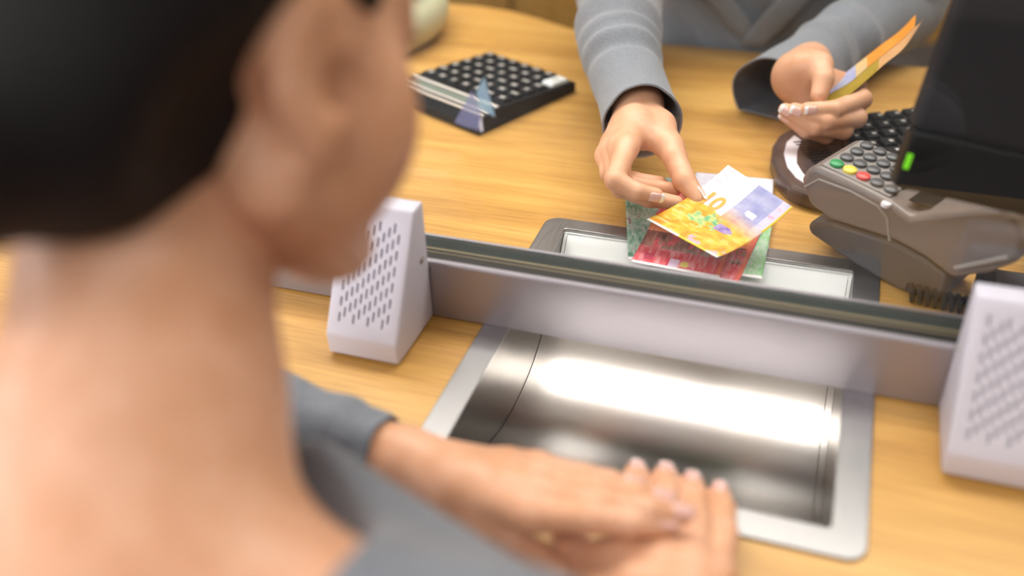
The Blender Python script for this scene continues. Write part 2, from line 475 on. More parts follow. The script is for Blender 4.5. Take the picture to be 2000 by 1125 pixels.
# ---------------------------------------------------------------- deal tray
tr = empty('deal_tray', (0, 0, 0)); tag(tr, 'brushed steel cash tray let into the counter under the glass', 'cash tray')
IX0, IX1, IY0, IY1 = -.2075, .0412, .4285, .718
def ring(name, outer, inner, z0, z1, mat, parent):
    n_ = len(outer); vs = []; fs = []
    for z in (z0, z1):
        vs += [(x, y, z) for x, y in outer] + [(x, y, z) for x, y in inner]
    for i in range(n_):
        j = (i + 1) % n_
        fs += [(2 * n_ + i, 2 * n_ + j, 3 * n_ + j, 3 * n_ + i), (i, n_ + i, n_ + j, j), (i, j, 2 * n_ + j, 2 * n_ + i), (n_ + i, 3 * n_ + i, 3 * n_ + j, n_ + j)]
    bm = bmesh.new(); bv = [bm.verts.new(v) for v in vs]
    for f in fs: bm.faces.new([bv[i] for i in f])
    o = from_bm(name, bm, mat, parent); bevel(o, .0008, 2, 40); return o
ring('rim', rrect(TX0, TX1, TY0, TY1, .013), rrect(IX0, IX1, IY0, IY1, .003), -.0015, .0022, 'rim', tr)
sy = np.concatenate([[.4296], np.linspace(.430, .7165, 79)])
sz = -.083 * (1 - (np.abs(sy - .573) / .1435) ** 2.3); sz = np.minimum(sz, -.002); sz[0] = -.001; sz[1] = -.010
def sheet(name, x0, x1, dz, mat, parent, th=.0012, lo_=0, hi_=80):
    sy_, sz_ = sy[lo_:hi_], sz[lo_:hi_]; n_ = len(sy_); vs = [(x, sy_[i], sz_[i] + dz - k * th) for k in (0, 1) for x in (x0, x1) for i in range(n_)]
    fs = []
    for i in range(n_ - 1):
        fs += [(i, n_ + i, n_ + i + 1, i + 1), (2 * n_ + i, 2 * n_ + i + 1, 3 * n_ + i + 1, 3 * n_ + i), (i, i + 1, 2 * n_ + i + 1, 2 * n_ + i), (n_ + i, 3 * n_ + i, 3 * n_ + i + 1, n_ + i + 1)]
    o = pyd(name, vs, fs, mat, parent); smooth_angle(o, 40); return o
sheet('scoop', IX0 + .0002, IX1 - .006, 0, 'steel', tr, hi_=64)
sheet('scoop_edge_strip', IX1 - .0055, IX1 - .0002, .0006, 'steel', tr, hi_=64)
sheet('back_slope', IX0 + .0035, IX1 - .0035, .0004, 'plate', tr, lo_=63)
sheet('back_slope_edge', IX0 + .0003, IX0 + .0031, .0012, 'plate', tr, lo_=63)
sheet('back_slope_edge', IX1 - .0031, IX1 - .0003, .0012, 'plate', tr, lo_=63)
for x in (IX0 - .0018, IX1 + .0001):
    # cheeks close the scoop at both ends
    loop = [(x, IY0, .0)] + [(x, sy[i], sz[i] - .002) for i in range(1, 80, 3)] + [(x, IY1, -.004), (x, IY1, .0)]
    prism('side_wall', loop, (.0016, 0, 0), 'cheek', tr)
box('back_lip', IX0, IX1, IY1 - .0025, IY1, -.006, -.001, 'plate', tr)

# ---------------------------------------------------------------- glass partition
gp = empty('glass_screen', (0, 0, 0)); tag(gp, 'clear security glass screen standing in an aluminium rail', 'glass screen')
GX0, GX1 = -1.4, 1.3
RZ = .053
prism('rail', [(GX0, .561, .0024), (GX0, .561, RZ - .002), (GX0, .5618, RZ - .0006), (GX0, .563, RZ), (GX0, .5655, RZ), (GX0, .5655, RZ - .012), (GX0, .5965, RZ - .012), (GX0, .5965, RZ), (GX0, .5995, RZ), (GX0, .5995, .0024)],
      (GX1 - GX0, 0, 0), 'alu', gp)
for nm_, ya, yb, dz_, mt_ in (('gasket', .5657, .5745, -.0008, 'gasket'), ('seal_strip', .5747, .5757, -.0004, 'tan'), ('gasket', .5759, .5788, -.0006, 'gasket'), ('seal_strip', .579, .5810, -.0003, 'tan'), ('edge_packing', .5812, .5962, -.0003, 'glassedge')):
    box(nm_, GX0, GX1, ya, yb, RZ - .0118, RZ + dz_, mt_, gp)
box('pane', GX0, GX1, .578, .594, RZ + .0002, 1.0, 'glass', gp)
# reflections in the pane, painted as small see-through blue triangles
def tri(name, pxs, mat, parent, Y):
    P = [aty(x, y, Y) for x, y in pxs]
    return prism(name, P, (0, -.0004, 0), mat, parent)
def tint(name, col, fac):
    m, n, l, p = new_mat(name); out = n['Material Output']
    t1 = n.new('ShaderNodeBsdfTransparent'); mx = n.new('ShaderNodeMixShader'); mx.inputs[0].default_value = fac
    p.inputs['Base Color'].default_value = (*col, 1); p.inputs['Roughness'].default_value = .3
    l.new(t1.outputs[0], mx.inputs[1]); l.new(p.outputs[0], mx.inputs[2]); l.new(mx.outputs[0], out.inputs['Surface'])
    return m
M['tintA'] = tint('pale_blue_reflection', (.45, .68, .86), .45); M['tintB'] = tint('lilac_blue_reflection', (.33, .36, .62), .40); M['tintC'] = tint('white_reflection', (.9, .9, .95), .65)
st = empty('glass_reflection', V(aty(930, 210, .5775))); tag(st, 'small see-through blue and lilac triangle reflection painted on the glass', 'reflection')
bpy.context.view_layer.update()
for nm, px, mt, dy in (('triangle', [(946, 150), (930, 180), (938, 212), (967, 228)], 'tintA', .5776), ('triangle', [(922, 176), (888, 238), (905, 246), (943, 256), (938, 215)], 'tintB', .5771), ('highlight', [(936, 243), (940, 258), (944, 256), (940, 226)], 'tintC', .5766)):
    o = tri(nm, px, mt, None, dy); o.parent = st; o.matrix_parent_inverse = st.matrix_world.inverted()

# ---------------------------------------------------------------- speakers either side of the tray
def speaker(x0, label):
    W_, y0, y1, zt = .058, .494, .5605, .1055
    t = empty('intercom_speaker', (x0, y0, 0)); tag(t, label, 'speaker', 'counter speakers')
    D_ = y1 - y0
    sec = [(0, .0025), (-.0005, .0205), (D_ - .0155, zt), (D_, zt + .0005), (D_, .0025)]
    body = prism('body', [(0, y, z) for y, z in sec], (W_, 0, 0), 'lilac', None)
    bevel(body, .0022, 3)
    dg = bpy.context.evaluated_depsgraph_get(); me = bpy.data.meshes.new_from_object(body.evaluated_get(dg)); body.modifiers.clear(); body.data = me
    # slots cut through the slanting face
    a = np.array([0, sec[1][0], sec[1][1]]); b = np.array([0, sec[2][0], sec[2][1]]); sl = b - a; L = np.linalg.norm(sl); sl = sl / L
    nr = np.array([0, -sl[2], sl[1]])
    bm = bmesh.new()
    for c in range(11):
        x = .0095 + c * .0039
        off = (0.0, .0042, .0084, .0042)[c % 4] if False else (c % 3) * .0042
        ks = range(7)
        for k in ks:
            s = .0105 + off * 1.0 + k * .0118
            if s + .0085 > L - .006 or s < .006: continue
            rr = .00082; hl = .0037
            cen = a + sl * (s + hl) + np.array([x, 0, 0])
            loop = []
            for i in range(8):
                th = math.pi * i / 7; loop.append(cen + sl * (hl - rr + rr * math.sin(th)) + np.array([rr * math.cos(th), 0, 0]))
            for i in range(8):
                th = math.pi + math.pi * i / 7; loop.append(cen + sl * (-hl + rr + rr * math.sin(th)) + np.array([rr * math.cos(th), 0, 0]))
            top = [bm.verts.new(p + nr * .002) for p in loop]; bot = [bm.verts.new(p - nr * .0035) for p in loop]
            bm.faces.new(top); bm.faces.new(bot[::-1])
            for i in range(16): bm.faces.new((top[i], bot[i], bot[(i + 1) % 16], top[(i + 1) % 16]))
    cutr = from_bm('cutter', bm, None)
    boolean(body, cutr); body.parent = t
    smooth_angle(body, 28)
    for side in (0, 1):
        x = -.0012 if side == 0 else W_ + .0012
        lathe_disc('screw', (W_ - .0003 if side else .0003, D_ - .012, .062), (1 if side else -1, 0, 0), .0028, .0012, 'screw', t)
    return t
speaker(-.328, 'lilac grey wedge speaker with slotted face beside the customer\'s cheek')
speaker(.1035, 'pale grey wedge speaker with slotted face cut by the right edge')

# ================================================================ THINGS ON THE TELLER'S SIDE
# ---------------------------------------------------------------- calculator
cT = atz(955, 98, .016); cR = atz(1125, 157, .014)
u = (cR - cT); u[2] = 0; CW = np.linalg.norm(u); u /= CW; v = np.array([u[1], -u[0], 0.]); # v runs from the far edge to the camera
v = np.array([-abs(v[0]), -abs(v[1]), 0.])
ca = empty('desk_calculator', V((cT[0], cT[1], 0))); tag(ca, 'black desk calculator with silver trim bars and one white key', 'calculator')
CL = .158
ca.matrix_world = Matrix(((u[0], v[0], 0, cT[0]), (u[1], v[1], 0, cT[1]), (0, 0, -1 if False else 1, 0), (0, 0, 0, 1)))
# local frame: x along width, y towards the camera, z up (left handed pair is avoided by mirroring y)
ca.matrix_world = Matrix.Translation(V((cT[0], cT[1], 0))) @ Matrix.Rotation(math.atan2(u[1], u[0]), 4, 'Z')
def cz(s): return .013 + .012 * s / CL
sec = [(0, .001), (0, cz(0) - .002), (-.002, cz(0)), (-.128, cz(.128)), (-.150, .0195), (-CL, .011), (-CL, .001)]
body = prism('body', [(0, y, z) for y, z in sec], (CW, 0, 0), 'black', ca, .002, 2)
kw, kh = .0175, .0150
kbm = bmesh.new(); bmesh.ops.create_cube(kbm, size=1)
for vv in kbm.verts:
    top = vv.co.z > 0
    vv.co = Vector((vv.co.x * (kw if not top else kw * .86), vv.co.y * (kh if not top else kh * .84), (vv.co.z + .5) * .005))
k0 = None
kang = -math.atan2(.012, CL)
for r_ in range(6):
    for c_ in range(7):
        x = .0135 + c_ * (CW - .027) / 6; y = -(.0115 + r_ * .0193)
        if c_ == 6 and r_ == 1: continue
        big = (c_ == 6 and r_ == 0)
        if k0 is None:
            k = from_bm('key', kbm, 'key', ca); bevel(k, .001, 2); k0 = k
            lg = box('legend', -.0032, .0032, -.0028, .0028, .005, .00525, 'legend', k); l0 = lg
        else:
            k = dup(k0, ca)
            lg = dup(l0, k)
            if (r_ * 7 + c_) % 3 == 1: lg.scale = (1.5, .7, 1)
            if (r_ * 7 + c_) % 5 == 2: lg.scale = (.6, 1.2, 1)
        k.location = (x, y, cz(-y) - .0012); k.rotation_euler = (kang, 0, 0)
        if big:
            k.data = k.data.copy(); k.data.materials.clear(); k.data.materials.append(M['whitekey']); k.scale = (1, 2.1, 1); k.location.y -= .0096; k.location.z += .0006
            lg.data = lg.data.copy(); lg.data.materials.clear(); lg.data.materials.append(M['legend'])
            tag(k, 'tall white key')
        if k is k0 and False: pass
def cs(d): return cz(d) if d < .128 else (.0227 + (d - .128) / .022 * (.0195 - .0227) if d < .15 else .0195 - (d - .15) / .008 * .0085)
for ya, wd in ((.1245, .0042), (.1395, .0030), (.1470, .0026)):
    z = cs(ya + wd / 2)
    box('trim_bar', .001, CW * .985, -ya - wd, -ya, z - .003, z + .0012, 'silver', ca, .0005)
box('display', .012, CW - .012, -.1380, -.1302, cs(.134) - .003, cs(.134) + .0006, 'lcd', ca, .0004)

# ---------------------------------------------------------------- cream rounded device
cd = empty('desk_device', V(atz(824, 84, 0))); tag(cd, 'cream rounded plastic desk device standing behind the calculator', 'desk device')
o_ = np.array(cd.location)
sd = SDF((-.14, -.12, -.005), (.09, .14, .13), .003)
sd.ell((-.045, .005, .035), (.075, .095, .048), k=0)
sd.cone((-.04, .08, .055), (-.04, -.06, .02), .045, .03, k=.02)
sd.cone((-.3, -.3, -.06), (.3, .3, -.06), .06, .06, k=.0, op='sub')
v_, q_ = sd.mesh(); v_[:, 2] = np.maximum(v_[:, 2], .0005)
sdf_obj('shell', [(v_, q_)], 'cream', cd)
fp = box('face_plate', -.105, -.022, -.055, .065, .070, .0915, 'cream2', cd, .006, 3); fp.rotation_euler = (.12, .0, .12); fp.location = (0, 0, -.006)
lathe_disc('button', (-.045, -.02, .083), (0, .1, 1), .004, .0025, 'kgrey', cd)

# ---------------------------------------------------------------- keyboard
kb = empty('keyboard', (0, 0, 0)); tag(kb, 'black computer keyboard partly hidden behind the card terminal', 'keyboard')
ol = [(-.010, .815), (-.022, .822), (-.036, .845), (-.045, .875), (-.047, .905), (-.043, .932), (-.030, .955), (-.010, .972), (.092, 1.030), (.33, 1.165), (.345, 1.165), (.352, 1.152), (.415, 1.042), (.41, 1.030), (.14, .872), (.02, .812), (.004, .809)]
prism('body', [(x, y, .001) for x, y in ol], (0, 0, .017), 'kbody', kb, .005, 3)
e1 = np.array([.868, .496, 0]); e2 = np.array([-.496, .868, 0]); o0 = np.array([.03, .845, .018])
# pale strip along the rounded end
strip = [(-.006, .826), (-.018, .838), (-.028, .858), (-.034, .885), (-.034, .912), (-.028, .93), (-.020, .92), (-.022, .895), (-.020, .868), (-.012, .848), (-.002, .836)]
prism('pale_strip', [(x, y, .0175) for x, y in strip], (0, 0, .0015), 'pale', kb, .0006)
for i in range(9):
    p = np.array([-.012, .862, .0178]) + e2 * (.004 + i * .0058) + e1 * .012
    loop = [p, p + e1 * .026, p + e1 * .026 + e2 * .0022, p + e2 * .0022]
    prism('ridge', loop, (0, 0, .0016), 'black', kb)
kbm = bmesh.new(); bmesh.ops.create_cube(kbm, size=1)
for vv in kbm.verts:
    top = vv.co.z > 0; vv.co = Vector((vv.co.x * .0165 * (.8 if top else 1), vv.co.y * .0165 * (.8 if top else 1), (vv.co.z + .5) * .0055))
ksrc = from_bm('key', kbm, 'key', kb); bevel(ksrc, .001, 1)
lsrc = box('legend', -.0045, -.0005, -.001, .0035, .0055, .00565, 'legend', ksrc)
first = True
for r_ in range(6):
    for c_ in range(18):
        p = np.array([.034, .868, .017]) + e1 * (.010 + c_ * .0192 + (r_ % 3) * .004) + e2 * (.006 + r_ * .0192)
        if first: k = ksrc; first = False
        else:
            k = dup(ksrc, kb); dup(lsrc, k)
        k.location = V(p); k.rotation_euler = (0, 0, math.atan2(e1[1], e1[0]) + math.pi)

# ---------------------------------------------------------------- card terminal on its stand
te = empty('card_terminal', V((.079, .685, 0))); tag(te, 'grey card payment terminal on a tilted stand with coloured keys', 'card terminal')
ta = np.array([.88, -.475, 0]); tb = np.array([.475, .88, 0]); T0 = np.array([.079, .690, 0.])
def tp(px, py, off=0.0):
    """pixel -> point on the vertical plane of the terminal's near side (moved off metres to the far side)"""
    r = ray(px, py); q = T0 + tb * off
    t = ((q - CAMP) @ tb) / (r @ tb); return CAMP + r * t
def lp(P): return [np.array(p) - np.array(te.location) for p in P]
TWD = .072
bodypx = [(1562, 352), (1575, 330), (1592, 325), (1660, 356), (1735, 394), (1775, 424), (1830, 416), (1900, 408), (1955, 405), (1982, 425), (1994, 470), (1985, 515), (1930, 535), (1860, 545), (1800, 500), (1745, 470), (1690, 452), (1620, 430), (1580, 400)]
B_ = [tp(*p) for p in bodypx]
prism('body', lp(B_), tb * TWD, 'term', te, .007, 3)
standpx = [(1575, 440), (1588, 430), (1625, 432), (1690, 454), (1745, 472), (1800, 502), (1850, 540), (1840, 585), (1800, 604), (1762, 600), (1735, 570), (1660, 512), (1580, 458)]
St = [tp(*p, off=.008) for p in standpx]
for s_ in St: s_[2] = max(s_[2], .001)
prism('stand', lp(St), tb * (TWD - .016), 'termdark', te, .005, 3)
# raised seam along the near side
seam = [tp(1572, 365), tp(1600, 350), tp(1660, 372), tp(1715, 402), tp(1733, 425), tp(1738, 470)]
tube('side_seam', lp([np.array(s) + -tb * .0002 for s in seam]), .0011, 'termface', te, 6)
# keypad on the sloping top face between (1592,325) and (1735,394)
A_ = tp(1597, 328); Bq = tp(1730, 392); ax = Bq - A_; TL = np.linalg.norm(ax); ax /= TL
nn = np.cross(ax, tb); nn = nn if nn[2] > 0 else -nn
fl = [A_ + tb * .006 + nn * .0002, Bq + tb * .006 + nn * .0002, Bq + tb * (TWD - .006) + nn * .0002, A_ + tb * (TWD - .006) + nn * .0002]
prism('face_plate', lp(fl), nn * .0015, 'termface', te, .0005)
for r_ in range(5):
    for c_ in range(4):
        mt = 'kgrey'
        if c_ == 0: mt = ['kgreen', 'kyellow', 'kred', 'kgrey', 'kgrey'][r_]
        c = A_ + ax * (.0085 + r_ * .0122) + tb * (.0135 + c_ * .0152) + nn * .0017
        lathe_disc('key', lp([c])[0], nn, .0055, .0028, mt, te, 14)
sc0 = A_ + ax * (.0735) + nn * .0017
prism('screen', lp([sc0 + tb * .012, sc0 + ax * .022 + tb * .012, sc0 + ax * .022 + tb * (TWD - .012), sc0 + tb * (TWD - .012)]), nn * .0008, 'gloss', te)
lathe_disc('button', lp([tp(1730, 402) - tb * .0])[0], nn, .004, .003, 'pale', te)
# groove bar on the printer end
tube('grip_bar', lp([tp(1868, 522) - tb * .002, tp(1972, 500) - tb * .002]), .0022, 'termface', te, 8)
# coiled lead beside the foot
cc = []
p0 = tp(1768, 592, .0); p0[2] = .0085; p1 = p0 + np.array([.075, -.012, 0])
for i in range(150):
    t = i / 149; th = t * 2 * math.pi * 13
    c = p0 + (p1 - p0) * t + np.array([0, math.cos(th), math.sin(th)]) * .0062; cc.append(c)
co = tube('coiled_lead', cc, .0019, 'black'); tag(co, 'black coiled lead lying at the foot of the card terminal', 'cable')

# metal hose and blue item at the right edge
h0 = atd(1958, 410, .70); pts = []; rad = []
for i in range(60):
    t = i / 59
    q = h0 + np.array([.10 * t, .02 * math.sin(t * 2), -.02 * t - .075 * t * t]); q[2] = max(q[2], .009); pts.append(q); rad.append(.0070 + .0012 * math.sin(t * 2 * math.pi * 22))
ho = tube('metal_hose', pts, rad, 'hose', seg=12); tag(ho, 'ribbed beige metal hose at the right edge by the terminal', 'hose')
bb = empty('blue_box', V(atz(2010, 545, 0))); tag(bb, 'dark blue plastic box at the right edge beside the terminal', 'box')
box('body', -.002, .07, 0, .05, .0, .040, 'blue', bb, .004); box('lid', -.004, .072, -.002, .052, .0402, .046, 'blue', bb, .002)
bk = empty('power_block', V(atz(1905, 590, 0))); tag(bk, 'black power block between the terminal and right speaker', 'power block')
box('body', -.002, .085, -.012, .02, .0005, .022, 'black', bk, .003); box('label_plate', .01, .06, -.008, .015, .0222, .0228, 'termdark', bk)

# ---------------------------------------------------------------- monitor
mo = empty('computer_monitor', (.30, .80, 0)); tag(mo, 'black computer monitor seen from behind with a green light', 'monitor')
bl = atd(1744, 366, .655); updir = np.array([.14, .25, .965]); updir /= np.linalg.norm(updir)
xdir = np.array([.985, .15, .0]); xdir -= updir * (xdir @ updir); xdir /= np.linalg.norm(xdir)
nm = np.cross(xdir, updir)
nm = nm if nm[1] > 0 else -nm      # towards the teller
L0 = np.array(mo.location)
def mp_(a, b, c): return bl + xdir * a + updir * b + nm * c - L0
def mbox(name, a0, a1, b0, b1, c0, c1, mat, bev):
    return prism(name, [mp_(a0, b0, c0), mp_(a1, b0, c0), mp_(a1, b1, c0), mp_(a0, b1, c0)], nm * (c1 - c0), mat, mo, bev)
mbox('back_shell', 0, .44, .041, .30, .0, .024, 'monitor', .004)
mbox('lower_bezel', .0005, .4395, 0, .0405, .001, .022, 'gloss', .003)
mbox('screen', .012, .428, .045, .29, .0242, .0256, 'lcd', 0)
mbox('back_bulge', .10, .34, .07, .24, -.010, -.0003, 'monitor', .003)
mbox('status_light', .002, .0055, .014, .0245, -.0006, .0012, 'led', .0003)
mbox('stand_neck', .19, .25, .01, .10, -.020, -.0105, 'monitor', .003)
nb = mp_(.22, .012, -.008)
prism('stand_base', [(nb[0] + .10 * math.cos(a), nb[1] + .055 * math.sin(a) + .05, .0005) for a in np.linspace(0, 2 * math.pi, 32)[:-1]], (0, 0, .012), 'gloss', mo, .003)
tube('stand_post', [(nb[0], nb[1] + .02, .0125), (nb[0], nb[1] + .012, nb[2])], .012, 'monitor', mo, 14)

# ================================================================ BANKNOTES
def lerp(a, b, t): return a + (b - a) * t
def hashn(i, j, s=0):
    return (math.sin(i * 127.1 + j * 311.7 + s * 74.7) * 43758.5453) % 1.0
def blotch(u_, v_, sc, s): return .5 + .5 * noise.noise(Vector((u_ * sc, v_ * sc * 1.7, s * 9.3)))
def pal(cols, t):
    t = min(max(t, 0), .9999) * (len(cols) - 1); i = int(t); f = t - i
    return tuple(lerp(cols[i][k], cols[i + 1][k], f) for k in range(3))
def col10(a, b):
    """a across the note 0..1, b along it 0..1"""
    if b < .035: return (.80, .79, .82) if a < .45 else ((.85, .60, .04) if a < .85 else (.80, .79, .82))
    hb = hashn(int(a * 16), int(b * 27), 5) - .5
    n1 = blotch(a, b, 5, 1); n2 = blotch(a, b, 11, 2) + hb * .6
    edge = .53 + .05 * (blotch(a, b, 9, 7) - .5)
    if b > edge and a < .50:
        if b > .70 and a < .13 and (int(b * 63) % 5) < 3 and n2 > .35: return (.62, .63, .70)
        return (.84, .85, .86)
    if a > .98 and b > .6: return (.85, .60, .04)
    mixl = min(1, max(0, (b - .46) * 4.5 + (a - .6) * .5))
    cl_ = pal([(.20, .24, .50), (.29, .33, .60), (.40, .43, .66), (.58, .58, .70)], n1 * .75 + n2 * .3)
    if (a - .72) ** 2 * 2 + (b - .70) ** 2 * 9 < .012: cl_ = (.82, .82, .78)
    if a > .87: cl_ = pal([(.46, .48, .70), (.58, .58, .74), (.70, .36, .52)], n2)
    co_ = pal([(.72, .17, .02), (.80, .30, .02), (.84, .42, .03), (.84, .52, .06), (.80, .60, .22)], n1 * .5 + n2 * .6)
    st = blotch(a * .5, b * 3, 8, 9)
    if st > .66 and b < .45: co_ = pal([(.62, .55, .25), (.84, .66, .10)], n2)
    d = (a - .42) ** 2 * 5 + (b - .38) ** 2 * 18
    if d < .26 and n2 > .42: co_ = pal([(.04, .30, .12), (.18, .50, .24), (.55, .62, .20), (.50, .64, .40)], blotch(a, b, 16, 3) + hb * .5)
    d = (a - .66) ** 2 * 8 + (b - .40) ** 2 * 40
    if d < .12 + hb * .08: return pal([(.15, .08, .36), (.28, .20, .52), (.45, .38, .60)], n2)
    if b < .12 and a > .5 and n2 > .55: co_ = (.74, .40, .52)
    return tuple(lerp(co_[k], cl_[k], mixl if a > .42 else 0) for k in range(3))
def colRed(seed):
    def f(a, b):
        if b < .028: return (.80, .76, .80)
        st = blotch(a * 4, b * .6, 9, seed); n1 = blotch(a, b, 5, seed + 1); hb = hashn(int(a * 30), int(b * 16), seed) - .5
        c = pal([(.38, .02, .04), (.62, .03, .06), (.72, .08, .11), (.76, .26, .30), (.80, .55, .58)], .75 * st + .35 * n1 + .25 * hb - .05)
        if .20 < b < .40 and n1 + hb * .3 > .48: c = pal([(.10, .03, .03), (.28, .09, .07), (.50, .22, .18)], st + hb * .4)
        if .40 < b < .55: c = pal([(.70, .14, .04), (.78, .26, .10), (.80, .45, .35)], st + hb * .3)
        if .06 < b < .13 and .12 < a < .22: c = (.50, .04, .10)
        if .04 < b < .10 and .55 < a < .62: c = (.72, .62, .15)
        if b < .12 and .40 < a < .52: c = pal([(.60, .45, .70), (.76, .60, .72)], st)
        if a > .95: c = pal([(.74, .20, .08), (.74, .08, .09)], n1)
        return c
    return f
def mk_col(cols, seed, margin=(.9, .88, .9), white=.0):
    def f(a, b):
        if b < .03: return margin
        n1 = blotch(a, b, 4, seed); n2 = blotch(a * 3, b, 12, seed + 1)
        n2 += (hashn(int(a * 17), int(b * 30), seed) - .5) * .35
        c = pal(cols, n1 * .6 + n2 * .55 - .08)
        if white and b > .55 and a < .45: c = pal([c, (.9, .9, .9)], white)
        return c
    return f
colR = colRed(4); colR2 = colRed(11)
colG = mk_col([(.03, .09, .06), (.06, .22, .14), (.22, .42, .32), (.48, .60, .52), (.30, .12, .16), (.55, .66, .60)], 6)
colG2 = mk_col([(.12, .40, .14), (.30, .62, .30), (.55, .72, .58), (.35, .52, .45)], 15)
colL = mk_col([(.52, .52, .66), (.70, .70, .80), (.85, .85, .88)], 8)
def note_mat():
    m, n, l, p = new_mat('banknote_print')
    at = n.new('ShaderNodeVertexColor'); at.layer_name = 'print'
    l.new(at.outputs['Color'], p.inputs['Base Color']); p.inputs['Roughness'].default_value = .6
    p.inputs['Specular IOR Level'].default_value = .25
    tc = n.new('ShaderNodeTexCoord'); nz = n.new('ShaderNodeTexNoise'); nz.inputs['Scale'].default_value = 900
    l.new(tc.outputs['Object'], nz.inputs['Vector'])
    b = n.new('ShaderNodeBump'); b.inputs['Strength'].default_value = .06; b.inputs['Distance'].default_value = .0003
    l.new(nz.outputs['Fac'], b.inputs['Height']); l.new(b.outputs['Normal'], p.inputs['Normal'])
    return m
M['note'] = note_mat()
def banknote(surf, colf, label, na=37, nb_=63, digits=None, th=.00025):
    """surf(a,b)->3-D point; a across, b along"""
    vs = [surf(i / na, j / nb_) for j in range(nb_ + 1) for i in range(na + 1)]
    c0 = np.mean(vs, 0); c0[2] = min(p[2] for p in vs)
    fs = [(j * (na + 1) + i, j * (na + 1) + i + 1, (j + 1) * (na + 1) + i + 1, (j + 1) * (na + 1) + i) for j in range(nb_) for i in range(na)]
    me = bpy.data.meshes.new('banknote'); me.from_pydata([tuple(p - c0) for p in vs], [], fs); me.update()
    at = me.color_attributes.new('print', 'FLOAT_COLOR', 'CORNER')
    cols = []
    for j in range(nb_):
        for i in range(na):
            c = colf((i + .5) / na, (j + .5) / nb_); g = .965 + .07 * hashn(i, j, 3)
            cols += [c[0] * g * .82, c[1] * g * .80, c[2] * g * .80, 1] * 4
    at.data.foreach_set('color', cols)
    o = link_mesh('banknote', me, 'note', None, True); o.location = V(c0)
    md = o.modifiers.new('thickness', 'SOLIDIFY'); md.thickness = th; md.offset = 0
    tag(o, label, 'banknote', 'banknotes')
    if digits:
        txt, a0, b0, sz, mt, flip = digits
        cu = bpy.data.curves.new('numeral', 'FONT'); cu.body = txt; cu.size = sz; cu.offset = .0006; cu.align_x = 'CENTER'; cu.align_y = 'CENTER'
        to = bpy.data.objects.new('numeral_tmp', cu); COL.objects.link(to)
        dg = bpy.context.evaluated_depsgraph_get(); me2 = bpy.data.meshes.new_from_object(to.evaluated_get(dg))
        bpy.data.objects.remove(to, do_unlink=True)
        W_ = np.linalg.norm(surf(1, .5) - surf(0, .5)); L_ = np.linalg.norm(surf(.5, 1) - surf(.5, 0))
        for vv in me2.vertices:
            x, y = vv.co.x, vv.co.y
            aa = a0 + x / W_; bb_ = b0 + y / L_
            p = surf(aa, bb_); e = 1e-3
            nrm = np.cross(surf(aa + e, bb_) - surf(aa - e, bb_), surf(aa, bb_ + e) - surf(aa, bb_ - e)); nrm /= np.linalg.norm(nrm)
            if nrm[2] < 0: nrm = -nrm
            vv.co = V(p - c0 + nrm * .0004)
        link_mesh('numeral', me2, mt, o)
    return o
def bil(c00, c10, c01, c11, sag=0.0, sagc=0.0, lift=0.0):
    def f(a, b):
        p = c00 * (1 - a) * (1 - b) + c10 * a * (1 - b) + c01 * (1 - a) * b + c11 * a * b
        p = p + np.array([0, 0, -sag * 4 * b * (1 - b) - sagc * 4 * a * (1 - a) + lift * b * b])
        return p
    return f
M['orange'] = plain('orange_print', (.80, .30, .03), .6)
# the ten being laid down, pinched by the teller
s10 = bil(atz(1262, 428, .036), atz(1400, 503, .032), atz(1422, 322, .064), atz(1549, 405, .052), sag=.006)
banknote(s10, col10, 'orange and white ten franc note pinched in the teller\'s right hand', digits=('10', .25, .605, .021, 'orange', False))
# loose notes on the tray
def flat_note(near_l, near_r, z, length, colf, label, width=.074, sag=0.0, lift=0.0, ang=0.0):
    """near edge given by two pixels, note runs away from the camera"""
    p = atz(*near_l, z); q = atz(*near_r, z); e = q - p; e /= np.linalg.norm(e)
    f = np.array([-e[1], e[0], 0.]); c = (p + q) / 2
    a = c - e * width / 2; b = c + e * width / 2
    return banknote(bil(a, b, a + f * length, b + f * length, sag=sag, lift=lift), colf, label, 37, 68)
gl0 = atz(1227, 507, .0045); gl1 = atz(1222, 397, .0045); gf = (gl1 - gl0) / np.linalg.norm(gl1 - gl0); ge_ = np.array([gf[1], -gf[0], 0.])
banknote(bil(gl0, gl0 + ge_ * .074, gl0 + gf * .148, gl0 + ge_ * .074 + gf * .148), colG, 'dark green note at the bottom left of the pile on the tray', 37, 68)
flat_note((1350, 470), (1482, 484), .0055, .128, colL, 'pale lilac note at the back of the pile on the tray')
flat_note((1330, 522), (1469, 542), .0065, .140, colG2, 'bright green note sticking out right under the red notes')
flat_note((1268, 520), (1440, 556), .0085, .140, colR2, 'lower red note with its corner nearest the glass rail')
flat_note((1230, 511), (1406, 544), .0105, .137, colR, 'upper red note lying under the orange ten', lift=.004)

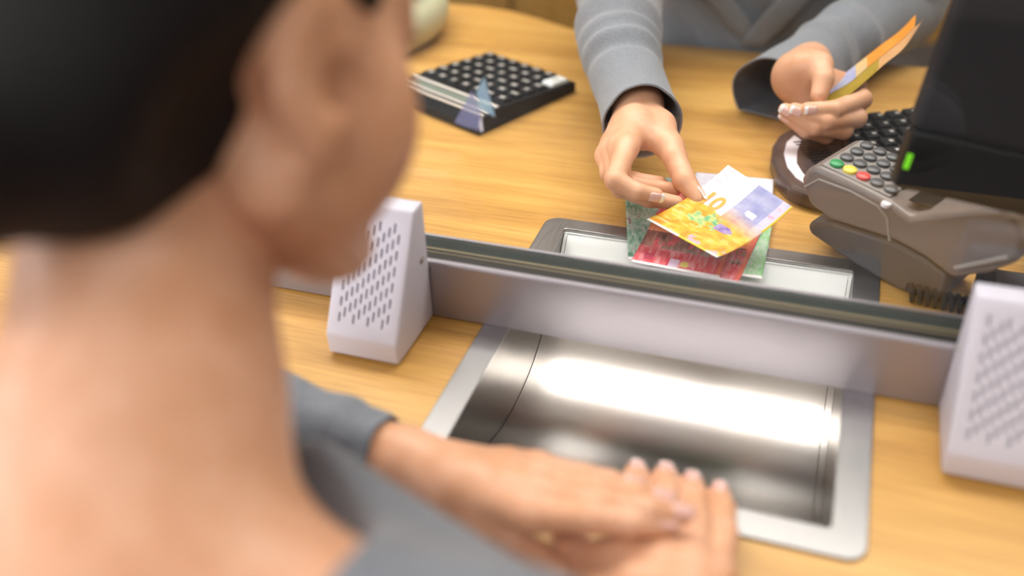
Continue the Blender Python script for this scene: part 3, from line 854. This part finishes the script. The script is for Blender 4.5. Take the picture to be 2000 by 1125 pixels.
# ================================================================ PEOPLE
def hand_sdf(S_, W, ch, rad, palm_extra, wr=.021, fore=None, k_palm=.007, kf=.0012):
    """W wrist, ch: dict finger -> joints, thumb first"""
    # palm
    names = [n for n in ch if n != 'thumb']
    for n in names:
        mcp = ch[n][0]; r = rad[n][0]
        S_.cone(W + (mcp - W) * .12, mcp, wr * .62, r * 1.02, k=.010)
    for a, b in zip(names[:-1], names[1:]):
        S_.cone((ch[a][0] * .8 + W * .2), (ch[b][0] * .8 + W * .2), .0095, .0095, k=.008)
    for c, r in palm_extra: S_.ell(c, (r, r, r), k=.012)
    if fore is not None: 
        for (p, q, r1, r2) in fore: S_.cone(p, q, r1, r2, k=.012)
    Fd = S_.layer()
    for n in ch:
        P = ch[n]; R_ = rad[n]; L = S_.layer()
        for i in range(len(P) - 1): S_.cone(P[i], P[i + 1], R_[i], R_[i + 1], k=.0025, D=L)
        if n == 'thumb': 
            S_.cone(W + (P[0] - W) * .5, P[0], .014, R_[0], k=.008, D=L)
        Fd = S_.comb(Fd, L, kf, 'add')
    S_.merge(Fd, k_palm)
FR = dict(thumb=[.0125, .0105, .0095, .0078], index=[.0098, .0086, .0076, .0062], middle=[.0100, .0088, .0077, .0063], ring=[.0096, .0083, .0073, .0060], pinky=[.0088, .0073, .0064, .0054])
def nail(parent, base, tip, dorsal, r, tipwhite=True, length=.0115, wid=.0092):
    """nail plate on the distal joint: base->tip finger direction, dorsal: outward"""
    base = V(base); tip = V(tip); d = (tip - base).normalized(); n = V(dorsal); n = (n - d * n.dot(d)).normalized(); s = d.cross(n)
    nu, nv = 8, 8; vs = []; fs = []
    c = tip - d * .0012
    for j in range(nv + 1):
        y = lerp(-.55, .62, j / nv) * length
        ww = wid * .5 * (1 - .25 * max(0, (abs(j / nv - .5) - .35) / .15) ** 2)
        for i in range(nu + 1):
            x = lerp(-1, 1, i / nu) * ww
            h = math.sqrt(max(0, (r * 1.04) ** 2 - x * x)) - (.0009 * max(0, j / nv - .55) * 2)
            vs.append(c + d * y + s * x + n * h)
    for j in range(nv):
        for i in range(nu): fs.append((j * (nu + 1) + i, j * (nu + 1) + i + 1, (j + 1) * (nu + 1) + i + 1, (j + 1) * (nu + 1) + i))
    o = pyd('fingernail', vs, fs, ['nail', 'nailtip'], parent, True)
    if tipwhite:
        for f in o.data.polygons:
            if f.index // nu >= nv - 2: f.material_index = 1
    md = o.modifiers.new('thickness', 'SOLIDIFY'); md.thickness = .0007; md.offset = 0
    return o
def cloth_tube(name, ctrl, mat, parent, seg=56, nrow=90, wr=.0025, seed=0, thick=.002, folds=(), flat=1.0, zmin=None):
    """sleeve: ctrl = [(point, radius)], lofted through a smooth path, with creases; folds = [(t, amp, width, phase)]"""
    C_ = np.array([c for c, r in ctrl], float); Rr = np.array([r for c, r in ctrl], float); n_ = len(ctrl)
    tt = np.linspace(0, n_ - 1, nrow)
    def cat(A, t):
        i = min(int(t), n_ - 2); f = t - i
        p0 = A[max(i - 1, 0)]; p1 = A[i]; p2 = A[i + 1]; p3 = A[min(i + 2, n_ - 1)]
        return .5 * (2 * p1 + (p2 - p0) * f + (2 * p0 - 5 * p1 + 4 * p2 - p3) * f * f + (3 * p1 - p0 - 3 * p2 + p3) * f ** 3)
    P = [V(cat(C_, t)) for t in tt]; R_ = [float(cat(Rr, t)) for t in tt]
    vs = []; fs = []; prev = None
    for i in range(nrow):
        t = (P[min(i + 1, nrow - 1)] - P[max(i - 1, 0)]).normalized()
        if prev is None: a = t.cross(Vector((0, 0, 1))).normalized()
        else: a = (prev - t * prev.dot(t)).normalized()
        prev = a; b = t.cross(a); s = i / (nrow - 1)
        for k in range(seg):
            th = 2 * math.pi * k / seg
            d = a * math.cos(th) + b * math.sin(th) * flat
            r = R_[i]
            q = noise.noise(Vector((math.cos(th) * 1.3 + seed * 7, math.sin(th) * 1.3, s * 6)))
            q2 = noise.noise(Vector((math.cos(th) * 2.2, math.sin(th) * 2.2 + seed * 5, s * 13)))
            r += wr * (q * 1.4 + q2 * .35)
            for (ft, fa, fw, ph) in folds:
                x = (s - ft - .02 * math.sin(th + ph)) / fw
                r += fa * math.exp(-x * x) * max(0, .25 + .75 * math.cos(th - ph))
            vv = P[i] + d * r
            if zmin is not None: vv.z = max(vv.z, zmin)
            vs.append(vv)
    for i in range(nrow - 1):
        for k in range(seg): fs.append((i * seg + k, i * seg + (k + 1) % seg, (i + 1) * seg + (k + 1) % seg, (i + 1) * seg + k))
    o = pyd(name, vs, fs, mat, parent, True)
    md = o.modifiers.new('thickness', 'SOLIDIFY'); md.thickness = thick; md.offset = -1
    return o

# ---------------------------------------------------------------- a head, in its own axes (x = her right, y = face, z = up), metres
def head_sdf(res):
    S_ = SDF((-.11, -.13, -.16), (.11, .14, .15), res)
    S_.ell((0, -.012, .045), (.074, .094, .088), k=0)
    S_.ell((0, .038, -.020), (.060, .056, .078), k=.03)
    for s in (-1, 1):
        S_.cone((s * .054, .000, -.045), (s * .022, .074, -.088), .018, .016, k=.022)
        S_.ell((s * .044, .052, -.026), (.029, .028, .036), k=.025)
        S_.ell((s * .033, .091, .012), (.017, .012, .012), k=.008, op='sub')
        S_.ell((s * .033, .082, .012), (.0125, .0125, .0115), k=.003)
    S_.cone((0, .082, -.094), (0, .076, -.086), .017, .016, k=.02)
    S_.ell((0, .080, .040), (.050, .018, .030), k=.02)
    S_.cone((0, .092, .012), (0, .112, -.028), .008, .011, k=.010)
    for s in (-1, 1): S_.ell((s * .012, .100, -.033), (.009, .010, .008), k=.006)
    S_.ell((0, .096, -.056), (.021, .010, .0055), k=.005)
    S_.ell((0, .094, -.066), (.018, .010, .006), k=.005)
    # ears
    for s in (-1, 1):
        ca_, sa_ = math.cos(.30), math.sin(.30)
        rot = np.array([[ca_, s * sa_, 0], [-s * sa_, ca_, 0], [0, 0, 1]])
        E = S_.layer()
        S_.ell((s * .0755, -.004, .004), (.0065, .0185, .031), rot=rot, k=.0, D=E)
        S_.ell((s * .0745, .005, -.025), (.006, .0105, .0125), k=.008, D=E)
        S_.D = S_.comb(S_.D, E, .006, 'add')
        S_.ell((s * .0835, .0, .004), (.0055, .0115, .0215), rot=rot, k=.004, op='sub')
        S_.ell((s * .0785, .008, -.003), (.006, .0075, .010), k=.003, op='sub')
    return S_
HEAD_V, HEAD_Q = None, None
def head_frame(heading, pitch, roll):
    """heading: clockwise from +y; pitch: nodding down"""
    R0 = Matrix.Rotation(-heading, 3, 'Z') @ Matrix.Rotation(-pitch, 3, 'X') @ Matrix.Rotation(roll, 3, 'Y')
    return np.array(R0)

# ======== the teller
TRW = atd(1248, 205, .915)
TR = dict(thumb=[atd(1290, 245, .880), atd(1318, 308, .848), atd(1337, 353, .832), atd(1364, 389, .824)],
          index=[atd(1224, 288, .842), atd(1201, 352, .812), atd(1245, 375, .808), atd(1281, 381, .812)],
          middle=[atd(1212, 286, .855), atd(1212, 366, .828), atd(1268, 388, .826), atd(1322, 396, .828)],
          ring=[atd(1196, 296, .866), atd(1200, 352, .842), atd(1260, 364, .842), atd(1318, 370, .842)],
          pinky=[atd(1184, 304, .874), atd(1188, 340, .856), atd(1240, 350, .852), atd(1290, 356, .852)])
TLW = atd(1556, 150, .982)
TLH = dict(thumb=[atd(1568, 132, .962), atd(1604, 126, .950), atd(1608, 155, .936), atd(1600, 185, .932)],
           index=[atd(1668, 170, .985), atd(1683, 194, .946), atd(1630, 214, .926), atd(1577, 213, .922)],
           middle=[atd(1662, 200, .985), atd(1673, 231, .944), atd(1613, 237, .926), atd(1552, 214, .927)],
           ring=[atd(1648, 222, .983), atd(1648, 254, .944), atd(1592, 249, .929), atd(1533, 214, .932)],
           pinky=[atd(1622, 240, .978), atd(1612, 265, .950), atd(1574, 255, .937), atd(1532, 226, .938)])
FRL = dict(thumb=[.0130, .0112, .0102, .0084], index=[.0108, .0098, .0086, .0068], middle=[.0108, .0098, .0086, .0068], ring=[.0102, .0092, .0080, .0064], pinky=[.0092, .0080, .0070, .0058])
parts = []
def bounds(W, ch, extra=(), m=.03):
    P = [W] + [p for f in ch.values() for p in f] + list(extra); P = np.array(P)
    return P.min(0) - m, P.max(0) + m
RE = atd(1212, -70, 1.13); fa = atd(1222, 125, .985)
lo, hi = bounds(TRW, TR, [fa])
s1 = SDF(lo, hi, .0013)
hand_sdf(s1, TRW, TR, FR, [(TRW * .45 + TR['middle'][0] * .35 + TR['thumb'][1] * .2, .017)], wr=.024, fore=[(TRW, fa, .0235, .026), (TRW * .5 + TR['index'][0] * .5, TR['thumb'][1] * .7 + TR['thumb'][0] * .3, .012, .011)])
parts.append(s1.mesh())
LE = atd(1760, 0, 1.16); fb = atd(1590, 122, 1.06)
lo, hi = bounds(TLW, TLH, [fb])
s2 = SDF(lo, hi, .0013)
pc = TLW * .5 + TLH['middle'][0] * .5
hand_sdf(s2, TLW, TLH, FRL, [(TLW * .4 + TLH['thumb'][1] * .6, .0185), (TLW * .7 + TLH['thumb'][1] * .3, .019), (TLW * .6 + TLH['pinky'][0] * .4, .020), (TLW * .35 + TLH['pinky'][0] * .65, .017), (pc, .018), (TLW, .0185)], wr=.024, fore=[(TLW, fb, .0245, .029)])
parts.append(s2.mesh())
# torso, neck and head of the teller (mostly above the frame)
TC = np.array([-.10, 1.335, 0.])
s3 = SDF(TC + np.array([-.30, -.25, -.45]), TC + np.array([.30, .20, .62]), .008)
s3.ell(TC + [0, .06, -.30], (.17, .13, .14), k=0)
s3.ell(TC + [0, .01, -.05], (.125, .09, .20), k=.08)
s3.ell(TC + [0, -.04, .18], (.15, .10, .20), k=.08)
SHL = TC + [.165, -.06, .30]; SHR = TC + [-.165, -.06, .30]
s3.cone(SHL, SHR, .045, .045, k=.06)
s3.cone(TC + [0, -.07, .30], TC + [0, -.115, .44], .055, .05, k=.03)
s3.cone(SHR, RE, .045, .030, k=.04); s3.cone(SHL, LE, .045, .030, k=.04)
s3.cone(RE, atd(1211, 30, 1.065), .030, .028, k=.01); s3.cone(atd(1211, 30, 1.065), fa, .028, .025, k=.01); s3.cone(LE, fb, .030, .024, k=.01)
parts.append(s3.mesh())
hs = head_sdf(.003); HV, HQ = hs.mesh()
HF_T = head_frame(math.pi, .45, 0); HO_T = TC + np.array([0, -.155, .56])
parts.append((HV @ HF_T.T + HO_T, HQ))
teller = sdf_obj('person', parts, 'skinT', None, 3)
tag(teller, 'teller in a grey blazer handing over notes behind the glass', 'person')
def face_bits(parent, Fm, O, skin_hair):
    for s in (-1, 1):
        b = lambda p: np.array(p) @ Fm.T + O
        brow = [b((s * x, .0945 - .35 * max(0, x - .03), .031 + .004 * math.sin((x - .015) / .035 * math.pi))) for x in np.linspace(.015, .05, 8)]
        tube('eyebrow', brow, [.0015, .0025, .003, .003, .003, .0025, .002, .001], 'brow', parent, 8)
        lash = [b((s * x, .0935 - .32 * max(0, x - .03), .0165 - 14 * (x - .033) ** 2)) for x in np.linspace(.020, .047, 8)]
        tube('eyelash', lash, .0012, 'brow', parent, 6)
        lathe_disc('iris', b((s * .033, .0932, .012)), b((s * .033, 1, .0)) - b((s * .033, 0, 0)), .0055, .001, 'iris', parent, 12)
    for zz, rr in ((-.057, .0042), (-.0655, .005)):
        tube('lip', [np.array((x, .1045 - 9 * x * x, zz + (2.0 * x * x if zz < -.06 else -1.5 * x * x))) @ Fm.T + O for x in np.linspace(-.022, .022, 9)], [rr * q for q in (.2, .6, .85, 1, 1, 1, .85, .6, .2)], 'lip', parent, 8)
face_bits(teller, HF_T, HO_T, None)
def hair_cap(parent, Fm, O, bun, low):
    S_ = SDF((-.12, -.20, -.13), (.12, .12, .16), .004)
    S_.ell((0, -.016, .050), (.083, .100, .094), k=0)
    S_.ell((0, -.060, -.012), (.070, .056, .060), k=.03)
    if bun: S_.ell(bun, (.048, .040, .044), k=.02)
    # keep the face and ears clear
    S_.ell((0, .100, -.030), (.085, .085, .085), k=.015, op='sub')
    S_.ell((.105, .010, -.015), (.052, .052, .060), k=.012, op='sub')
    S_.ell((-.105, .010, -.015), (.052, .052, .060), k=.012, op='sub')
    for s in (-1, 1):
        S_.ell((s * .098, -.035, -.050), (.050, .045, .066), k=.012, op='sub')
    v_, q_ = S_.mesh()
    return sdf_obj('hair', [(v_ @ Fm.T + O, q_)], 'hair', parent, 6)
hair_cap(teller, HF_T, HO_T, (0, -.115, .02), True)
# nails
cd_ = lambda p: CAMP - np.array(p)
nail(teller, TR['index'][2], TR['index'][3], RW @ np.array([.35, .75, -.9]), .0064)
nail(teller, TR['thumb'][2], TR['thumb'][3], RW @ np.array([.85, -.45, -.55]), .0078, length=.013, wid=.0105)
for f_ in ('index', 'middle', 'ring', 'pinky'):
    nail(teller, TLH[f_][2], TLH[f_][3], RW @ np.array([-.25, .45, -1]), FRL[f_][3] * .98, length=.0105, wid=.0084)
nail(teller, TLH['thumb'][2], TLH['thumb'][3], RW @ np.array([.9, .0, .35]), .0078)
# blazer
s4 = SDF(TC + np.array([-.30, -.26, -.45]), TC + np.array([.30, .22, .40]), .007)
s4.ell(TC + [0, .06, -.30], (.19, .15, .16), k=0)
s4.ell(TC + [0, .0, -.05], (.150, .112, .22), k=.08)
s4.ell(TC + [0, -.045, .18], (.165, .115, .20), k=.08)
s4.cone(SHL, SHR, .056, .056, k=.06)
s4.cone(TC + [0, -.10, .28], TC + [0, -.20, .48], .062, .085, k=.01, op='sub')
v_, q_ = s4.mesh()
for i in range(len(v_)):
    p = v_[i]; f = noise.noise(Vector(((p[0] + p[2] * .8) * 26, 3, (p[2] - p[0] * .4) * 9))) * .013
    v_[i, 1] += f
# hold the jacket clear of the counter edge
m_ = (v_[:, 2] < .03) & (v_[:, 2] > -.08); v_[m_, 1] = np.maximum(v_[m_, 1], 1.206)
sdf_obj('blazer_body', [(v_, q_)], 'blazer', teller, 3)
rs = cloth_tube('blazer_sleeve', [(SHR, .066), (SHR * .5 + RE * .5 + np.array([-.02, .02, 0]), .062), (atd(1212, -75, 1.135), .058), (atd(1211, 15, 1.08), .047), (atd(1209, 70, 1.03), .0455), (atd(1220, 130, .985), .039), (atd(1240, 190, .94), .036), (atd(1256, 238, .898), .0375)],
           ['blazer', 'lining'], teller, nrow=130, wr=.0018, seed=1, zmin=.003, folds=[(.70, .006, .018, 4.4), (.745, -.004, .015, 4.6), (.635, .005, .02, 4.2), (.60, -.004, .018, 4.5), (.55, .005, .02, 4.5)])
ls = cloth_tube('blazer_sleeve', [(SHL, .066), (SHL * .5 + LE * .5, .060), (LE, .054), (atd(1695, 50, 1.13), .046), (atd(1632, 92, 1.085), .041), (atd(1572, 142, 1.052), .042), (atd(1512, 198, 1.022), .051)],
           ['blazer', 'lining'], teller, nrow=120, wr=.0022, seed=3, zmin=.003, folds=[(.62, .005, .02, 4.0), (.68, -.004, .02, 4.4), (.75, .004, .02, 4.7)])
for o in (rs, ls):
    o.modifiers['thickness'].material_offset = 1
# lapels crossing low on the front
def front(x, z):
    m = (np.abs(v_[:, 0] - x) < .014) & (np.abs(v_[:, 2] - z) < .014)
    return v_[m, 1].min() if m.any() else TC[1] - .12
def lapel(inner, outer, lift):
    rows, cols_ = 16, 5; vs = []; fs = []
    for j in range(rows + 1):
        t = j / rows
        pa = np.array([np.interp(t, np.linspace(0, 1, len(inner)), [p[k] for p in inner]) for k in (0, 1)])
        pb = np.array([np.interp(t, np.linspace(0, 1, len(outer)), [p[k] for p in outer]) for k in (0, 1)])
        for i in range(cols_ + 1):
            q = pa + (pb - pa) * i / cols_
            vs.append((q[0], front(q[0], q[1]) - lift - .004 * math.sin(math.pi * i / cols_), q[1]))
    for j in range(rows):
        for i in range(cols_): fs.append((j * (cols_ + 1) + i, j * (cols_ + 1) + i + 1, (j + 1) * (cols_ + 1) + i + 1, (j + 1) * (cols_ + 1) + i))
    o = pyd('blazer_lapel', vs, fs, 'blazer', teller, True)
    md = o.modifiers.new('thickness', 'SOLIDIFY'); md.thickness = .004; md.offset = 0
    sm_ = o.modifiers.new('smooth', 'SMOOTH'); sm_.iterations = 6
    return o
lapel([(-.160, .26), (-.165, .12), (-.085, .02)], [(-.205, .24), (-.215, .12), (-.115, .012)], .004)
lapel([(-.045, .26), (-.055, .12), (-.125, .008)], [(.005, .24), (-.005, .12), (-.090, .004)], .009)

# notes held in the teller's left hand: a bent wad seen almost edge on
def held(low, up, d_low, d_up, bulge, colf, label, dz=0):
    low = [atd(x, y, d) for (x, y), d in zip(low, d_low)]; up = [atd(x, y, d) for (x, y), d in zip(up, d_up)]
    low = np.array(low); up = np.array(up); n_ = len(low) - 1
    def cat(A, t):
        t = t * n_; i = min(max(int(t), 0), n_ - 1); f = t - i
        p0 = A[max(i - 1, 0)]; p1 = A[i]; p2 = A[i + 1]; p3 = A[min(i + 2, n_)]
        return .5 * (2 * p1 + (p2 - p0) * f + (2 * p0 - 5 * p1 + 4 * p2 - p3) * f * f + (3 * p1 - p0 - 3 * p2 + p3) * f ** 3)
    def surf(a, b):
        p = cat(low, b) * (1 - a) + cat(up, b) * a
        return p + (RW @ np.array([.5, .75, 0])) * (bulge * 4 * a * (1 - a)) + np.array([0, 0, dz])
    return banknote(surf, colf, label, 30, 63)
def colH(a, b):
    n1 = blotch(a, b, 6, 21); n2 = blotch(a, b, 14, 22)
    if b < .38: return pal([(.22, .27, .55), (.42, .46, .68), (.52, .55, .50)], n1 * .6 + n2 * .4)
    if b < .50: return pal([(.66, .52, .30), (.74, .50, .20)], n1)
    return pal([(.74, .20, .02), (.78, .30, .03), (.78, .40, .10)], n1 * .6 + n2 * .4)
def colU(a, b):  # print colours darkened with the shade of the down-facing side
    n1 = blotch(a, b, 6, 31); n2 = blotch(a, b, 14, 32)
    return pal([(.22, .16, .01), (.36, .25, .015), (.46, .28, .05)], n1 * .6 + n2 * .4) if b < .6 else pal([(.55, .26, .07), (.62, .38, .20)], n1)
LOWE = [(1564, 206), (1612, 201), (1652, 189), (1691, 158), (1728, 125), (1767, 92), (1803, 37)]
INNE = [(1606, 191), (1634, 176), (1662, 159), (1695, 131), (1729, 104), (1761, 78), (1786, 52)]
UPPE = [(1618, 168), (1640, 151), (1662, 134), (1694, 109), (1726, 84), (1758, 60), (1788, 29)]
held(INNE, UPPE, [.946, .946, .948, .953, .959, .966, .973], [.976, .976, .978, .983, .989, .996, 1.003], .001, colH, 'orange and lilac note on top in the teller\'s left hand')
held(LOWE, [(x + .5, y + .8) for x, y in INNE], [.931, .930, .932, .938, .945, .953, .961], [.9455, .9455, .9475, .9525, .9585, .9655, .9725], .001, colU, 'olive and orange note folded underneath in the teller\'s left hand')

# ======== the customer
A = atz
CLW = A(778, 897, .040)
CLH = dict(thumb=[A(880, 972, .038), A(965, 1046, .034), A(1040, 1088, .028), A(1098, 1122, .024)],
           index=[A(1030, 1003, .054), A(1150, 1012, .060), A(1230, 1021, .058), A(1298, 1027, .050)],
           middle=[A(1055, 968, .056), A(1175, 986, .061), A(1262, 996, .059), A(1328, 1006, .051)],
           ring=[A(1060, 938, .051), A(1168, 955, .056), A(1238, 966, .052), A(1292, 976, .046)],
           pinky=[A(1048, 914, .042), A(1138, 930, .044), A(1190, 939, .041), A(1236, 948, .036)])
CRW = A(1290, 1330, .034)
CRH = dict(thumb=[A(1210, 1230, .028), A(1150, 1150, .022), A(1120, 1090, .016), A(1110, 1040, .012)],
           index=[A(1230, 1090, .034), A(1236, 1000, .027), A(1240, 960, .019), A(1242, 927, .0115)],
           middle=[A(1290, 1095, .036), A(1300, 1010, .028), A(1300, 965, .019), A(1299, 932, .0115)],
           ring=[A(1348, 1105, .034), A(1358, 1025, .026), A(1356, 982, .018), A(1351, 948, .0115)],
           pinky=[A(1398, 1125, .029), A(1412, 1045, .022), A(1411, 998, .016), A(1405, 966, .011)])
CLE = A(330, 745, .045); CRE = np.array([.10, .10, -.02])
NT = atd(300, 340, .405); NB = atd(275, 820, .392); SB = atd(255, 1120, .375)
SR = np.array([-.070, .178, .135]); SLh = np.array([-.395, .205, .125])
parts = []
fl_ = CLW + (CLE - CLW) * .55
lo, hi = bounds(CLW, CLH, [fl_]); s5 = SDF(lo, hi, .0016)
FC = {k: [r * 1.0 for r in v_] for k, v_ in FR.items()}
hand_sdf(s5, CLW, CLH, FC, [(CLW * .45 + CLH['middle'][0] * .35 + CLH['thumb'][1] * .2, .017)], wr=.021, fore=[(CLW, fl_, .0200, .022), (CLW * .45 + CLH['index'][0] * .55, CLH['thumb'][1] * .6 + CLH['thumb'][0] * .4, .012, .011)])
parts.append(s5.mesh())
fr_ = CRW + (CRE - CRW) * .5
lo, hi = bounds(CRW, CRH, [fr_]); s6 = SDF(lo, hi, .0016)
FCR = {k: [r * m for r, m in zip(v_, (1.1, 1.18, 1.25, 1.35))] for k, v_ in FR.items()}
hand_sdf(s6, CRW, CRH, FCR, [(CRW * .5 + CRH['middle'][0] * .5, .015), (A(1185, 1110, .018), .0165), (A(1200, 1180, .02), .018)], wr=.023, fore=[(CRW, fr_, .0235, .029)])
parts.append(s6.mesh())
# torso, shoulders and neck
s7 = SDF((-.52, -.20, -.45), (.16, .42, .34), .004)
PEL = np.array([-.22, -.02, -.36])
s7.ell(PEL, (.16, .13, .10), k=0)
s7.cone(PEL, np.array([-.23, .08, -.05]), .115, .11, k=.06)
s7.cone(np.array([-.23, .08, -.05]), SB * .6 + np.array([-.23, .10, .02]) * .4, .11, .075, k=.05)
s7.cone(SR, SB + np.array([.03, 0, -.02]), .038, .052, k=.04); s7.cone(SLh, SB + np.array([-.03, 0, -.02]), .038, .052, k=.04)
s7.cone(SB, NB, .062, .055, k=.035)
s7.cone(NB, NT, .054, .050, k=.02)
s7.cone(SR, CRE, .036, .031, k=.03); s7.cone(CRE, fr_, .031, .028, k=.02)
s7.cone(SLh, CLE, .034, .025, k=.03); s7.cone(CLE, fl_, .025, .021, k=.01)
v7, q7 = s7.mesh(); parts.append((v7, q7))
HF = head_frame(math.radians(17), math.radians(20), math.radians(-4))
EAR = np.array([.078, -.010, .004])
HO = atd(598, 122, .345) - HF @ EAR
parts.append((HV @ HF.T + HO, HQ))
cust = sdf_obj('person', parts, 'skinC', None, 3)
tag(cust, 'customer with dark hair seen from behind, hands folded by the tray', 'person')
face_bits(cust, HF, HO, None)
hair_cap(cust, HF, HO, (0, -.118, -.035), True)
for f_ in ('index', 'middle', 'ring', 'pinky'):
    nail(cust, CLH[f_][2], CLH[f_][3], (-.1, -.25, 1), FC[f_][3] * .98, tipwhite=False)
    nail(cust, CRH[f_][2], CRH[f_][3], (0, .25, 1), FCR[f_][3] * .98, tipwhite=False)
# knitted top
s8 = SDF((-.54, -.22, -.45), (.16, .42, .30), .0045)
s8.ell(PEL, (.172, .142, .12), k=0)
s8.cone(PEL, np.array([-.23, .08, -.05]), .128, .122, k=.06)
s8.cone(np.array([-.23, .08, -.05]), SB * .6 + np.array([-.23, .10, .02]) * .4, .122, .083, k=.05)
s8.cone(SR, SB + np.array([.03, 0, -.02]), .046, .060, k=.04); s8.cone(SLh, SB + np.array([-.03, 0, -.02]), .046, .060, k=.04)
s8.cone(SR, CRE, .045, .040, k=.03); s8.cone(CRE, CRE * .35 + CRW * .65, .040, .032, k=.02)
s8.cone(SLh, CLE, .044, .034, k=.03)
s8.cone(atd(590, 985, .45), atd(960, 1270, .40), .031, .037, k=.03)
s8.ell(NB * .35 + SB * .65 + np.array([.0, .0, .012]), (.098, .098, .075), k=.004, op='sub')
sdf_obj('knit_top', [s8.mesh()], 'knit', cust, 3)
cl = cloth_tube('knit_sleeve', [(CLE, .034), (CLE * .7 + CLW * .3, .032), (CLE * .45 + CLW * .55, .029), (CLE * .22 + CLW * .78, .026), (CLE * .06 + CLW * .94, .0245)], 'knit', cust, nrow=100, wr=.0026, seed=5, zmin=.003,
                folds=[(.45, .004, .03, 1.2), (.6, .004, .03, 1.6), (.72, .004, .025, 1.0), (.85, .003, .025, 1.7)])
# legs of the customer under the counter edge
s9 = SDF((-.42, -.20, FLOOR), (.02, .40, -.28), .009)
for sx in (-1, 1):
    hip = PEL + [sx * .085, .02, -.02]; kn = np.array([PEL[0] + sx * .09, .30, -.33]); an = np.array([PEL[0] + sx * .09, .24, FLOOR + .06])
    s9.cone(hip, kn, .075, .052, k=.02); s9.cone(kn, an, .052, .036, k=.02)
    s9.cone(an - [0, .02, .02], an + [0, .09, -.022], .036, .028, k=.02)
v9, q9 = s9.mesh(); v9[:, 2] = np.maximum(v9[:, 2], FLOOR + .001)
sdf_obj('trousers', [(v9, q9)], 'trouser', cust, 4)
# chairs both people sit on
def stool(name, x, y, label):
    t = empty(name, (x, y, FLOOR)); tag(t, label, 'chair')
    bm = bmesh.new(); bmesh.ops.create_cone(bm, cap_ends=True, segments=40, radius1=.19, radius2=.19, depth=.07)
    for v_ in bm.verts: v_.co.z += .225
    o = from_bm('seat', bm, 'trouser', t); bevel(o, .02, 3); smooth_angle(o, 40)
    tube('post', [(0, 0, .05), (0, 0, .19)], .022, 'screw', t, 14)
    for k in range(5):
        a = 2 * math.pi * k / 5
        tube('leg', [(.0, .0, .06), (.13 * math.cos(a), .13 * math.sin(a), .04), (.24 * math.cos(a), .24 * math.sin(a), .016)], [.02, .016, .014], 'black', t, 8)
    return t
stool('stool', PEL[0], PEL[1] - .02, 'round black stool under the customer')
stool('stool', TC[0], TC[1] + .08, 'round black stool under the teller')
